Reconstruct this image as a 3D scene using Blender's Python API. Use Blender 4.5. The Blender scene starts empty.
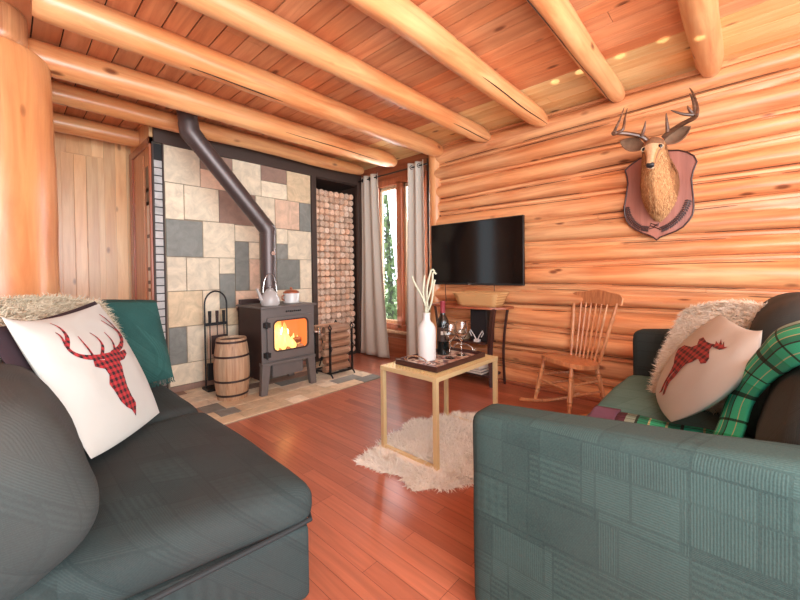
import bpy, bmesh, math, random
import numpy as np
from mathutils import Vector, Matrix, noise
from mathutils.geometry import tessellate_polygon

random.seed(7)
SC = bpy.context.scene
COL = SC.collection
PI = math.pi

# ------------------------------------------------------------------ camera
yaw, pit, rol = math.radians(43.04), math.radians(-0.865), math.radians(-0.70)
fw = Vector((math.cos(yaw)*math.cos(pit), math.sin(yaw)*math.cos(pit), math.sin(pit)))
rt = Vector((math.sin(yaw), -math.cos(yaw), 0))
up = rt.cross(fw)
rt = (math.cos(rol)*rt + math.sin(rol)*up).normalized()
up = rt.cross(fw)
cd = bpy.data.cameras.new('camera')
cam = bpy.data.objects.new('camera', cd)
COL.objects.link(cam)
cam.matrix_world = Matrix(((rt.x, up.x, -fw.x, 0), (rt.y, up.y, -fw.y, 0), (rt.z, up.z, -fw.z, 1.25), (0, 0, 0, 1)))
cd.sensor_width = 36
cd.lens = 36*369.8/800
cd.shift_y = -22.08/800
cd.clip_start = 0.05
SC.camera = cam

# ------------------------------------------------------------------ world, light, exposure
W = bpy.data.worlds.new('sky')
SC.world = W
W.use_nodes = True
bg = W.node_tree.nodes['Background']
bg.inputs[0].default_value = (0.80, 0.92, 1.0, 1)
bg.inputs[1].default_value = 2.6
SC.view_settings.view_transform = 'Standard'
SC.view_settings.look = 'None'
SC.view_settings.gamma = 1
SC.view_settings.use_curve_mapping = False
SC.view_settings.exposure = 0.35


def area(name, loc, target, size, power, col=(1, 1, 1), sy=None):
    l = bpy.data.lights.new(name, 'AREA')
    l.energy = power
    l.color = col
    l.size = size
    if sy:
        l.shape = 'RECTANGLE'
        l.size_y = sy
    o = bpy.data.objects.new(name, l)
    COL.objects.link(o)
    o.location = loc
    o.rotation_euler = (Vector(target)-Vector(loc)).to_track_quat('-Z', 'Y').to_euler()
    return o


area('added_room_fill', (1.2, -3.2, 1.5), (2.2, 3, 1.2), 4.5, 120, (0.84, 0.94, 1.0), 2.2)  # added area light on the unseen open side, brightens the room
area('window_daylight', (4.6, 3.75, 1.7), (1.5, 2.6, 0.9), 1.1, 90, (0.95, 0.98, 1.0), 2.0)
area('added_ceiling_uplight', (0.2, -0.9, 1.75), (1.7, 1.9, 2.87), 2.4, 150, (0.90, 0.96, 1.0), 2.4)  # added unseen uplight to brighten the ceiling, no lamp hangs here
SC.cycles.max_bounces = 8
SC.cycles.use_denoising = True

# ------------------------------------------------------------------ materials


def nodes_of(name):
    m = bpy.data.materials.new(name)
    m.use_nodes = True
    nt = m.node_tree
    return m, nt, nt.nodes['Principled BSDF']


def N(nt, t, **kw):
    n = nt.nodes.new(t)
    for k, v in kw.items():
        if k in n.inputs.keys():
            n.inputs[k].default_value = v
        else:
            setattr(n, k, v)
    return n


def L(nt, a, b):
    nt.links.new(a, b)


def srgb(r, g, b):
    f = lambda c: (c/255/12.92 if c/255 <= 0.04045 else ((c/255+0.055)/1.055)**2.4)
    return (f(r), f(g), f(b), 1)


def plain(name, col, rough=0.5, metal=0.0, var=0.12, scale=12, bump=0.0, bscale=60, **kw):
    m, nt, p = nodes_of(name)
    tc = N(nt, 'ShaderNodeTexCoord')
    nz = N(nt, 'ShaderNodeTexNoise', Scale=scale, Detail=4.0)
    L(nt, tc.outputs['Object'], nz.inputs['Vector'])
    mx = N(nt, 'ShaderNodeMix', data_type='RGBA')
    c = srgb(*col)
    mx.inputs['A'].default_value = tuple(v*(1-var) for v in c[:3])+(1,)
    mx.inputs['B'].default_value = tuple(min(1, v*(1+var)) for v in c[:3])+(1,)
    L(nt, nz.outputs['Fac'], mx.inputs['Factor'])
    L(nt, mx.outputs['Result'], p.inputs['Base Color'])
    p.inputs['Roughness'].default_value = rough
    p.inputs['Metallic'].default_value = metal
    if bump:
        n2 = N(nt, 'ShaderNodeTexNoise', Scale=bscale, Detail=3.0)
        L(nt, tc.outputs['Object'], n2.inputs['Vector'])
        b = N(nt, 'ShaderNodeBump', Strength=bump, Distance=0.01)
        L(nt, n2.outputs['Fac'], b.inputs['Height'])
        L(nt, b.outputs['Normal'], p.inputs['Normal'])
    for k, v in kw.items():
        p.inputs[k.replace('_', ' ')].default_value = v
    return m


def wood(name, light, dark, axis='X', rough=0.35, knots=True, grain=9.0, long=0.7, tone=0.25, coat=0.25, red=None):
    """grain stretched along one axis, knots, and a tone per board (attribute)"""
    m, nt, p = nodes_of(name)
    tc = N(nt, 'ShaderNodeTexCoord')
    at = N(nt, 'ShaderNodeAttribute', attribute_name='tone')
    oi = N(nt, 'ShaderNodeObjectInfo')
    ad = N(nt, 'ShaderNodeVectorMath', operation='MULTIPLY_ADD')
    comb = N(nt, 'ShaderNodeCombineXYZ')
    sm = N(nt, 'ShaderNodeMath', operation='ADD')
    L(nt, at.outputs['Fac'], sm.inputs[0])
    L(nt, oi.outputs['Random'], sm.inputs[1])
    for i in range(3):
        L(nt, sm.outputs[0], comb.inputs[i])
    L(nt, comb.outputs[0], ad.inputs[0])
    ad.inputs[1].default_value = (7.3, 11.1, 5.7)
    L(nt, tc.outputs['Object'], ad.inputs[2])
    mp = N(nt, 'ShaderNodeMapping')
    s = {'X': (long, grain, grain), 'Y': (grain, long, grain), 'Z': (grain, grain, long)}[axis]
    mp.inputs['Scale'].default_value = s
    L(nt, ad.outputs[0], mp.inputs['Vector'])
    nz = N(nt, 'ShaderNodeTexNoise', Scale=1.6, Detail=7.0, Roughness=0.62, Distortion=0.7)
    L(nt, mp.outputs[0], nz.inputs['Vector'])
    cr = N(nt, 'ShaderNodeValToRGB')
    cr.color_ramp.elements[0].position = 0.30
    cr.color_ramp.elements[1].position = 0.62
    cr.color_ramp.elements[0].color = srgb(*dark)
    cr.color_ramp.elements[1].color = srgb(*light)
    L(nt, nz.outputs['Fac'], cr.inputs[0])
    col = cr.outputs[0]
    # soft large blotches
    bl = N(nt, 'ShaderNodeTexNoise', Scale=1.3, Detail=2.0)
    L(nt, ad.outputs[0], bl.inputs['Vector'])
    mb = N(nt, 'ShaderNodeMix', data_type='RGBA', blend_type='MULTIPLY')
    rb = N(nt, 'ShaderNodeMapRange')
    rb.inputs[1].default_value = 0.38
    rb.inputs[2].default_value = 0.62
    L(nt, bl.outputs['Fac'], rb.inputs[0])
    L(nt, rb.outputs[0], mb.inputs['Factor'])
    L(nt, col, mb.inputs['A'])
    mb.inputs['B'].default_value = red or (1.0, 0.80, 0.68, 1)
    col = mb.outputs['Result']
    # tone per board
    mr = N(nt, 'ShaderNodeMapRange')
    fr = N(nt, 'ShaderNodeMath', operation='FRACT')
    L(nt, sm.outputs[0], fr.inputs[0])
    L(nt, fr.outputs[0], mr.inputs[0])
    mr.inputs[3].default_value = 1-tone
    mr.inputs[4].default_value = 1+tone*0.4
    hs = N(nt, 'ShaderNodeHueSaturation')
    L(nt, mr.outputs[0], hs.inputs['Value'])
    L(nt, col, hs.inputs['Color'])
    col = hs.outputs[0]
    if knots:
        mk = N(nt, 'ShaderNodeMapping')
        mk.inputs['Scale'].default_value = {'X': (3.0, 6.5, 6.5), 'Y': (6.5, 3.0, 6.5), 'Z': (6.5, 6.5, 3.0)}[axis]
        L(nt, ad.outputs[0], mk.inputs['Vector'])
        v = N(nt, 'ShaderNodeTexVoronoi', Scale=1.0)
        L(nt, mk.outputs[0], v.inputs['Vector'])
        k = N(nt, 'ShaderNodeMapRange')
        k.inputs[1].default_value = 0.07
        k.inputs[2].default_value = 0.17
        k.inputs[3].default_value = 0.9
        k.inputs[4].default_value = 0.0
        L(nt, v.outputs['Distance'], k.inputs[0])
        ks = N(nt, 'ShaderNodeSeparateColor')
        L(nt, v.outputs['Color'], ks.inputs[0])
        kg = N(nt, 'ShaderNodeMath', operation='GREATER_THAN')
        kg.inputs[1].default_value = 0.55
        L(nt, ks.outputs[0], kg.inputs[0])
        kk = N(nt, 'ShaderNodeMath', operation='MULTIPLY')
        L(nt, k.outputs[0], kk.inputs[0])
        L(nt, kg.outputs[0], kk.inputs[1])
        k = kk
        mx = N(nt, 'ShaderNodeMix', data_type='RGBA')
        L(nt, k.outputs[0], mx.inputs['Factor'])
        L(nt, col, mx.inputs['A'])
        mx.inputs['B'].default_value = srgb(112, 58, 34)
        col = mx.outputs['Result']
    L(nt, col, p.inputs['Base Color'])
    p.inputs['Roughness'].default_value = rough
    p.inputs['Coat Weight'].default_value = coat
    p.inputs['Coat Roughness'].default_value = 0.25
    b = N(nt, 'ShaderNodeBump', Strength=0.25, Distance=0.01)
    L(nt, nz.outputs['Fac'], b.inputs['Height'])
    L(nt, b.outputs['Normal'], p.inputs['Normal'])
    return m


M = {}
M['log'] = wood('honey_log', (236, 178, 122), (206, 132, 84), 'X', knots=True, tone=0.12)
M['wall_log'] = wood('wall_log', (236, 176, 124), (194, 120, 78), 'Y', tone=0.16)
M['post_log'] = wood('post_log', (226, 166, 112), (200, 132, 86), 'Z', tone=0.05)
M['ceil'] = wood('ceiling_board', (234, 170, 124), (202, 130, 89), 'Y', tone=0.20, coat=0.1)
M['plank'] = wood('pine_board', (236, 192, 140), (212, 158, 110), 'Z', tone=0.22, red=(1.0, 0.88, 0.76, 1))
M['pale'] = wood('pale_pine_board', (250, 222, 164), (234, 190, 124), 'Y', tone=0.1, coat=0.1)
M['redwood'] = wood('red_brown_wood', (176, 98, 62), (126, 62, 38), 'Z', tone=0.1, knots=False)
M['redwood_y'] = wood('red_brown_wood_flat', (176, 104, 70), (130, 66, 42), 'Y', tone=0.1, knots=False)
M['chair'] = wood('rocker_wood', (216, 158, 110), (174, 110, 70), 'Z', tone=0.1, knots=False, grain=26)
M['barrel'] = wood('barrel_wood', (206, 176, 144), (164, 130, 102), 'Z', tone=0.25, knots=False, grain=26, rough=0.6, coat=0)
M['bark'] = wood('firewood_bark', (190, 150, 120), (124, 88, 66), 'X', tone=0.25, knots=False, grain=26, rough=0.8, coat=0)
M['logend'] = wood('cut_log_end', (240, 212, 188), (206, 168, 144), 'Y', tone=0.3, knots=False, grain=20, long=20, rough=0.8, coat=0)
M['darkframe'] = plain('dark_trim', (66, 48, 40), 0.55)
M['black'] = plain('black_iron', (34, 31, 31), 0.5, 0.3, bump=0.1)
M['stove'] = plain('grey_cast_iron', (112, 104, 100), 0.5, 0.3, bump=0.15, bscale=200)
M['stove_side'] = plain('dark_brown_iron', (62, 44, 40), 0.5, 0.3)
M['pipe'] = plain('stovepipe', (92, 80, 78), 0.42, 0.6)
M['gap'] = plain('dark_gap', (52, 34, 24), 0.9)
M['gold'] = plain('brushed_gold', (222, 196, 146), 0.4, 0.35, var=0.05)
M['goldtop'] = plain('pale_gold_top', (232, 206, 150), 0.4, 0.3, var=0.05)
M['white'] = plain('white_glaze', (206, 202, 198), 0.3, var=0.03)
M['kettle'] = plain('grey_white_enamel', (176, 170, 166), 0.3, var=0.05)
M['curtain'] = plain('grey_linen', (196, 184, 170), 0.9, var=0.08, scale=60, bump=0.15, bscale=400)
M['darkwood'] = plain('dark_stained_wood', (62, 34, 30), 0.35)
M['screen'] = plain('black_screen', (20, 14, 12), 0.10, var=0.02, Specular_IOR_Level=0.25)
M['wicker'] = None
M['mirror_metal'] = plain('polished_metal', (210, 205, 200), 0.2, 0.9, var=0.03)
M['paper'] = plain('paper_white', (220, 212, 200), 0.8)


def attr_mat(name, rough=0.55, bump=0.4, bscale=14, mott=0.25, attr='tint'):
    m, nt, p = nodes_of(name)
    tc = N(nt, 'ShaderNodeTexCoord')
    a = N(nt, 'ShaderNodeAttribute', attribute_name=attr)
    nz = N(nt, 'ShaderNodeTexNoise', Scale=bscale, Detail=8.0, Roughness=0.65, Distortion=1.2)
    L(nt, tc.outputs['Object'], nz.inputs['Vector'])
    mr = N(nt, 'ShaderNodeMapRange')
    mr.inputs[1].default_value = 0.3
    mr.inputs[2].default_value = 0.7
    mr.inputs[3].default_value = 1-mott
    mr.inputs[4].default_value = 1+mott*0.5
    L(nt, nz.outputs['Fac'], mr.inputs[0])
    hs = N(nt, 'ShaderNodeHueSaturation')
    L(nt, a.outputs['Color'], hs.inputs['Color'])
    L(nt, mr.outputs[0], hs.inputs['Value'])
    L(nt, hs.outputs[0], p.inputs['Base Color'])
    p.inputs['Roughness'].default_value = rough
    b = N(nt, 'ShaderNodeBump', Strength=bump, Distance=0.01)
    L(nt, nz.outputs['Fac'], b.inputs['Height'])
    L(nt, b.outputs['Normal'], p.inputs['Normal'])
    return m


M['slate'] = attr_mat('slate_tile', 0.55, 0.4, 7)
M['books'] = attr_mat('book_cover', 0.6, 0.1, 20, 0.1)


def floor_mat():
    m, nt, p = nodes_of('floorboards')
    tc = N(nt, 'ShaderNodeTexCoord')
    mp = N(nt, 'ShaderNodeMapping')
    mp.inputs['Rotation'].default_value = (0, 0, PI/2)
    L(nt, tc.outputs['Object'], mp.inputs['Vector'])
    br = N(nt, 'ShaderNodeTexBrick', Scale=1.0)
    br.inputs['Brick Width'].default_value = 0.85
    br.inputs['Row Height'].default_value = 0.083
    br.inputs['Mortar Size'].default_value = 0.0012
    br.inputs['Mortar Smooth'].default_value = 0.2
    br.inputs['Color1'].default_value = srgb(184, 108, 80)
    br.inputs['Color2'].default_value = srgb(160, 88, 64)
    br.inputs['Mortar'].default_value = srgb(100, 44, 28)
    br.offset = 0.37
    br.offset_frequency = 3
    L(nt, mp.outputs[0], br.inputs['Vector'])
    mg = N(nt, 'ShaderNodeMapping')
    mg.inputs['Scale'].default_value = (30, 1.6, 1)
    L(nt, tc.outputs['Object'], mg.inputs['Vector'])
    nz = N(nt, 'ShaderNodeTexNoise', Scale=1.5, Detail=6.0, Distortion=0.6)
    L(nt, mg.outputs[0], nz.inputs['Vector'])
    mr = N(nt, 'ShaderNodeMapRange')
    mr.inputs[1].default_value = 0.3
    mr.inputs[2].default_value = 0.7
    mr.inputs[3].default_value = 0.82
    mr.inputs[4].default_value = 1.14
    L(nt, nz.outputs['Fac'], mr.inputs[0])
    hs = N(nt, 'ShaderNodeHueSaturation')
    L(nt, br.outputs['Color'], hs.inputs['Color'])
    L(nt, mr.outputs[0], hs.inputs['Value'])
    L(nt, hs.outputs[0], p.inputs['Base Color'])
    p.inputs['Roughness'].default_value = 0.36
    p.inputs['Coat Weight'].default_value = 0.35
    p.inputs['Coat Roughness'].default_value = 0.2
    b = N(nt, 'ShaderNodeBump', Strength=0.3, Distance=0.002, invert=True)
    L(nt, br.outputs['Fac'], b.inputs['Height'])
    L(nt, b.outputs['Normal'], p.inputs['Normal'])
    return m


M['floor'] = floor_mat()


def jacquard(name, base, hi, warm, bump=0.3, light=0.5, patch=1.0):
    """woven patchwork: rectangular blocks of ribs, zigzags, small lozenges and plain weave"""
    m, nt, p = nodes_of(name)
    tc = N(nt, 'ShaderNodeTexCoord')
    ob = tc.outputs['Object']
    sp = N(nt, 'ShaderNodeSeparateXYZ')
    L(nt, ob, sp.inputs[0])

    def math_(op, a, b, c=None):
        n = N(nt, 'ShaderNodeMath', operation=op)
        for i, q in enumerate((a, b, c)):
            if q is None:
                continue
            if isinstance(q, (int, float)):
                n.inputs[i].default_value = q
            else:
                L(nt, q, n.inputs[i])
        return n.outputs[0]
    u = math_('MULTIPLY_ADD', sp.outputs['X'], 0.35, sp.outputs['Y'])
    v = math_('ADD', sp.outputs['X'], sp.outputs['Z'])
    cb = N(nt, 'ShaderNodeCombineXYZ')
    L(nt, u, cb.inputs[0])
    L(nt, v, cb.inputs[1])
    uv = cb.outputs[0]

    def blocks(w, h, off):
        br = N(nt, 'ShaderNodeTexBrick', Scale=patch)
        br.inputs['Brick Width'].default_value = w
        br.inputs['Row Height'].default_value = h
        br.inputs['Mortar Size'].default_value = 0.0035
        br.inputs['Color1'].default_value = (0, 0, 0, 1)
        br.inputs['Color2'].default_value = (1, 1, 1, 1)
        br.inputs['Mortar'].default_value = (0.5, 0.5, 0.5, 1)
        br.offset = off
        br.squash = 0.6
        br.squash_frequency = 3
        L(nt, uv, br.inputs['Vector'])
        return br
    b1, b2 = blocks(0.33, 0.14, 0.37), blocks(0.21, 0.19, 0.61)

    def wave(d, sc, dist=0.0):
        w = N(nt, 'ShaderNodeTexWave', bands_direction=d, Scale=sc, Distortion=dist)
        w.inputs['Detail'].default_value = 0.0
        w.inputs['Detail Scale'].default_value = 18.0
        L(nt, uv, w.inputs['Vector'])
        return w.outputs['Fac']
    rib_v, rib_u = wave('Y', 44), wave('X', 50)
    zig = wave('Y', 17, 2.2)
    loz = N(nt, 'ShaderNodeTexVoronoi', Scale=34.0, distance='MANHATTAN')
    loz.inputs['Randomness'].default_value = 0.25
    L(nt, uv, loz.inputs['Vector'])
    fine = wave('Y', 75)

    def sel(s_, thr, a, b_):
        g = math_('GREATER_THAN', s_, thr)
        x = N(nt, 'ShaderNodeMix', data_type='FLOAT')
        L(nt, g, x.inputs['Factor'])
        L(nt, a, x.inputs['A'])
        L(nt, b_, x.inputs['B'])
        return x.outputs['Result']
    s1, s2 = b1.outputs['Color'], b2.outputs['Color']
    pat = sel(s1, 0.55, sel(s2, 0.5, fine, rib_u), sel(s2, 0.62, sel(s1, 0.8, zig, loz.outputs['Distance']), rib_v))
    ed = math_('MAXIMUM', b1.outputs['Fac'], b2.outputs['Fac'])
    pat = math_('MULTIPLY', pat, math_('SUBTRACT', 1.0, ed))
    shade = math_('MULTIPLY_ADD', s2, 0.26, math_('MULTIPLY', s1, 0.22))
    wv = N(nt, 'ShaderNodeTexNoise', Scale=210.0, Detail=2.0)
    L(nt, ob, wv.inputs['Vector'])
    soft = N(nt, 'ShaderNodeTexNoise', Scale=6.0, Detail=3.0)
    L(nt, ob, soft.inputs['Vector'])
    amt = math_('MULTIPLY', pat, 0.30)
    ad = math_('ADD', math_('MULTIPLY_ADD', wv.outputs['Fac'], 0.55, amt), math_('MULTIPLY_ADD', soft.outputs['Fac'], 0.5, shade))
    rg = N(nt, 'ShaderNodeMapRange')
    rg.inputs[1].default_value = 0.45
    rg.inputs[2].default_value = 1.45
    L(nt, ad, rg.inputs[0])
    mx = N(nt, 'ShaderNodeMix', data_type='RGBA')
    mx.inputs['A'].default_value = srgb(*base)
    mx.inputs['B'].default_value = srgb(*hi)
    L(nt, rg.outputs[0], mx.inputs['Factor'])
    n3 = N(nt, 'ShaderNodeTexNoise', Scale=1.7, Detail=2.0)
    L(nt, ob, n3.inputs['Vector'])
    r3 = N(nt, 'ShaderNodeMapRange')
    r3.inputs[1].default_value = 0.42
    r3.inputs[2].default_value = 0.66
    r3.inputs[4].default_value = light
    L(nt, n3.outputs['Fac'], r3.inputs[0])
    m2 = N(nt, 'ShaderNodeMix', data_type='RGBA')
    L(nt, r3.outputs[0], m2.inputs['Factor'])
    L(nt, mx.outputs['Result'], m2.inputs['A'])
    m2.inputs['B'].default_value = srgb(*warm)
    L(nt, m2.outputs['Result'], p.inputs['Base Color'])
    p.inputs['Roughness'].default_value = 0.9
    b = N(nt, 'ShaderNodeBump', Strength=bump, Distance=0.004)
    L(nt, ad, b.inputs['Height'])
    L(nt, b.outputs['Normal'], p.inputs['Normal'])
    return m


M['sofa_l'] = jacquard('charcoal_teal_weave', (20, 33, 33), (50, 62, 61), (52, 47, 44), light=0.5)
M['sofa_r'] = jacquard('teal_weave', (22, 41, 39), (62, 84, 79), (50, 60, 56), light=0.4)
M['sofa_dark'] = jacquard('brown_grey_weave', (30, 42, 43), (60, 70, 69), (62, 56, 50), light=0.7)
M['seat_r'] = jacquard('highlit_teal_weave', (62, 104, 104), (104, 148, 144), (74, 68, 64), light=0.9)  # paler than the arm's weave: the seat's highlight is put into the colour
M['throw_teal'] = jacquard('sea_green_weave', (18, 60, 57), (46, 92, 84), (26, 70, 66), light=0.3)
M['blackpiping'] = plain('dark_piping', (30, 32, 33), 0.8)


def plaid(name, base, stripe, thin=None, period=9.0, axes=('X', 'Z'), width=0.5, third=None):
    m, nt, p = nodes_of(name)
    tc = N(nt, 'ShaderNodeTexCoord')
    sp = N(nt, 'ShaderNodeSeparateXYZ')
    L(nt, tc.outputs['UV'], sp.inputs[0])

    def band(ax, per, off, w):
        a = N(nt, 'ShaderNodeMath', operation='MULTIPLY_ADD')
        L(nt, sp.outputs[ax], a.inputs[0])
        a.inputs[1].default_value = per
        a.inputs[2].default_value = off
        f = N(nt, 'ShaderNodeMath', operation='FRACT')
        L(nt, a.outputs[0], f.inputs[0])
        c = N(nt, 'ShaderNodeMath', operation='LESS_THAN')
        L(nt, f.outputs[0], c.inputs[0])
        c.inputs[1].default_value = w
        return c.outputs[0]
    a, b = band('X', period, 0.1, width), band('Y', period, 0.3, width)
    s = N(nt, 'ShaderNodeMath', operation='ADD')
    L(nt, a, s.inputs[0])
    L(nt, b, s.inputs[1])
    h = N(nt, 'ShaderNodeMath', operation='MULTIPLY')
    L(nt, s.outputs[0], h.inputs[0])
    h.inputs[1].default_value = 0.5
    mx = N(nt, 'ShaderNodeMix', data_type='RGBA')
    L(nt, h.outputs[0], mx.inputs['Factor'])
    mx.inputs['A'].default_value = srgb(*base)
    mx.inputs['B'].default_value = srgb(*stripe)
    col = mx.outputs['Result']
    if thin:
        for ax, o, cc in (('X', 0.72, thin), ('Y', 0.72, thin), ('X', 0.42, third or thin)):
            t = band(ax, period, o, 0.09)
            m3 = N(nt, 'ShaderNodeMix', data_type='RGBA')
            q = N(nt, 'ShaderNodeMath', operation='MULTIPLY')
            q.inputs[1].default_value = 0.7
            L(nt, t, q.inputs[0])
            L(nt, q.outputs[0], m3.inputs['Factor'])
            L(nt, col, m3.inputs['A'])
            m3.inputs['B'].default_value = srgb(*cc)
            col = m3.outputs['Result']
    L(nt, col, p.inputs['Base Color'])
    p.inputs['Roughness'].default_value = 0.9
    return m


M['buffalo'] = plaid('red_black_check', (176, 40, 44), (30, 14, 18), period=22)
M['moose'] = plaid('red_brown_check', (166, 58, 54), (60, 26, 28), period=16)


def tartan():
    m, nt, p = nodes_of('green_tartan')
    tc = N(nt, 'ShaderNodeTexCoord')
    sp = N(nt, 'ShaderNodeSeparateXYZ')
    L(nt, tc.outputs['UV'], sp.inputs[0])

    def ramp(sock, stops):
        cr = N(nt, 'ShaderNodeValToRGB')
        cr.color_ramp.interpolation = 'CONSTANT'
        els = cr.color_ramp.elements
        els[0].position, els[0].color = stops[0][0], srgb(*stops[0][1])
        els[1].position, els[1].color = stops[1][0], srgb(*stops[1][1])
        for q, c in stops[2:]:
            e = els.new(q)
            e.color = srgb(*c)
        L(nt, sock, cr.inputs[0])
        return cr.outputs[0]
    G, D, K_, C_, P_, Gy = (56, 204, 164), (40, 150, 122), (44, 60, 54), (196, 206, 160), (84, 44, 62), (140, 170, 160)
    u = ramp(sp.outputs['X'], [(0, P_), (0.10, Gy), (0.20, K_), (0.23, D), (0.33, C_), (0.35, G), (0.50, C_), (0.52, D), (0.64, K_), (0.67, G), (0.84, C_), (0.86, G)])
    f = N(nt, 'ShaderNodeMath', operation='MULTIPLY')
    f.inputs[1].default_value = 4.2
    L(nt, sp.outputs['Y'], f.inputs[0])
    fr = N(nt, 'ShaderNodeMath', operation='FRACT')
    L(nt, f.outputs[0], fr.inputs[0])
    W_ = (255, 255, 255)
    v = ramp(fr.outputs[0], [(0, W_), (0.30, (90, 70, 76)), (0.40, (205, 210, 210)), (0.62, (150, 215, 190)), (0.66, W_), (0.86, (96, 84, 84)), (0.90, W_)])
    mx = N(nt, 'ShaderNodeMix', data_type='RGBA', blend_type='MULTIPLY')
    mx.inputs['Factor'].default_value = 0.95
    L(nt, u, mx.inputs['A'])
    L(nt, v, mx.inputs['B'])
    L(nt, mx.outputs['Result'], p.inputs['Base Color'])
    p.inputs['Roughness'].default_value = 0.95
    nz = N(nt, 'ShaderNodeTexNoise', Scale=180.0)
    L(nt, tc.outputs['Object'], nz.inputs['Vector'])
    b = N(nt, 'ShaderNodeBump', Strength=0.5, Distance=0.004)
    L(nt, nz.outputs['Fac'], b.inputs['Height'])
    L(nt, b.outputs['Normal'], p.inputs['Normal'])
    return m


M['tartan'] = tartan()
M['cream'] = plain('cream_canvas', (190, 189, 182), 0.9, var=0.04, scale=9, bump=0.5, bscale=7)
M['plum'] = plain('dark_plum_cloth', (52, 34, 40), 0.9)
M['fur_grey'] = None


def fur_mat(name, a, b):
    m, nt, p = nodes_of(name)
    at = N(nt, 'ShaderNodeAttribute', attribute_name='tone')
    mx = N(nt, 'ShaderNodeMix', data_type='RGBA')
    L(nt, at.outputs['Fac'], mx.inputs['Factor'])
    mx.inputs['A'].default_value = srgb(*a)
    mx.inputs['B'].default_value = srgb(*b)
    L(nt, mx.outputs['Result'], p.inputs['Base Color'])
    p.inputs['Roughness'].default_value = 0.8
    return m


M['fur_grey'] = fur_mat('grey_tan_fur', (176, 158, 132), (226, 212, 186))
M['fur_cream'] = fur_mat('cream_fur', (226, 206, 180), (248, 240, 226))
M['fur_rug'] = fur_mat('sheepskin_wool', (238, 228, 212), (252, 246, 236))


def glass(name, col=(1, 1, 1), rough=0.0, ior=1.45):
    m, nt, p = nodes_of(name)
    p.inputs['Base Color'].default_value = (*col, 1)
    p.inputs['Transmission Weight'].default_value = 1
    p.inputs['Roughness'].default_value = rough
    p.inputs['IOR'].default_value = ior
    return m


M['glass'] = glass('clear_glass')
M['pane'] = glass('window_glass', (1, 1, 1), 0, 1.05)
M['bottle'] = plain('dark_green_glass', (18, 20, 18), 0.1, var=0.02)

# ------------------------------------------------------------------ mesh helpers


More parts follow.
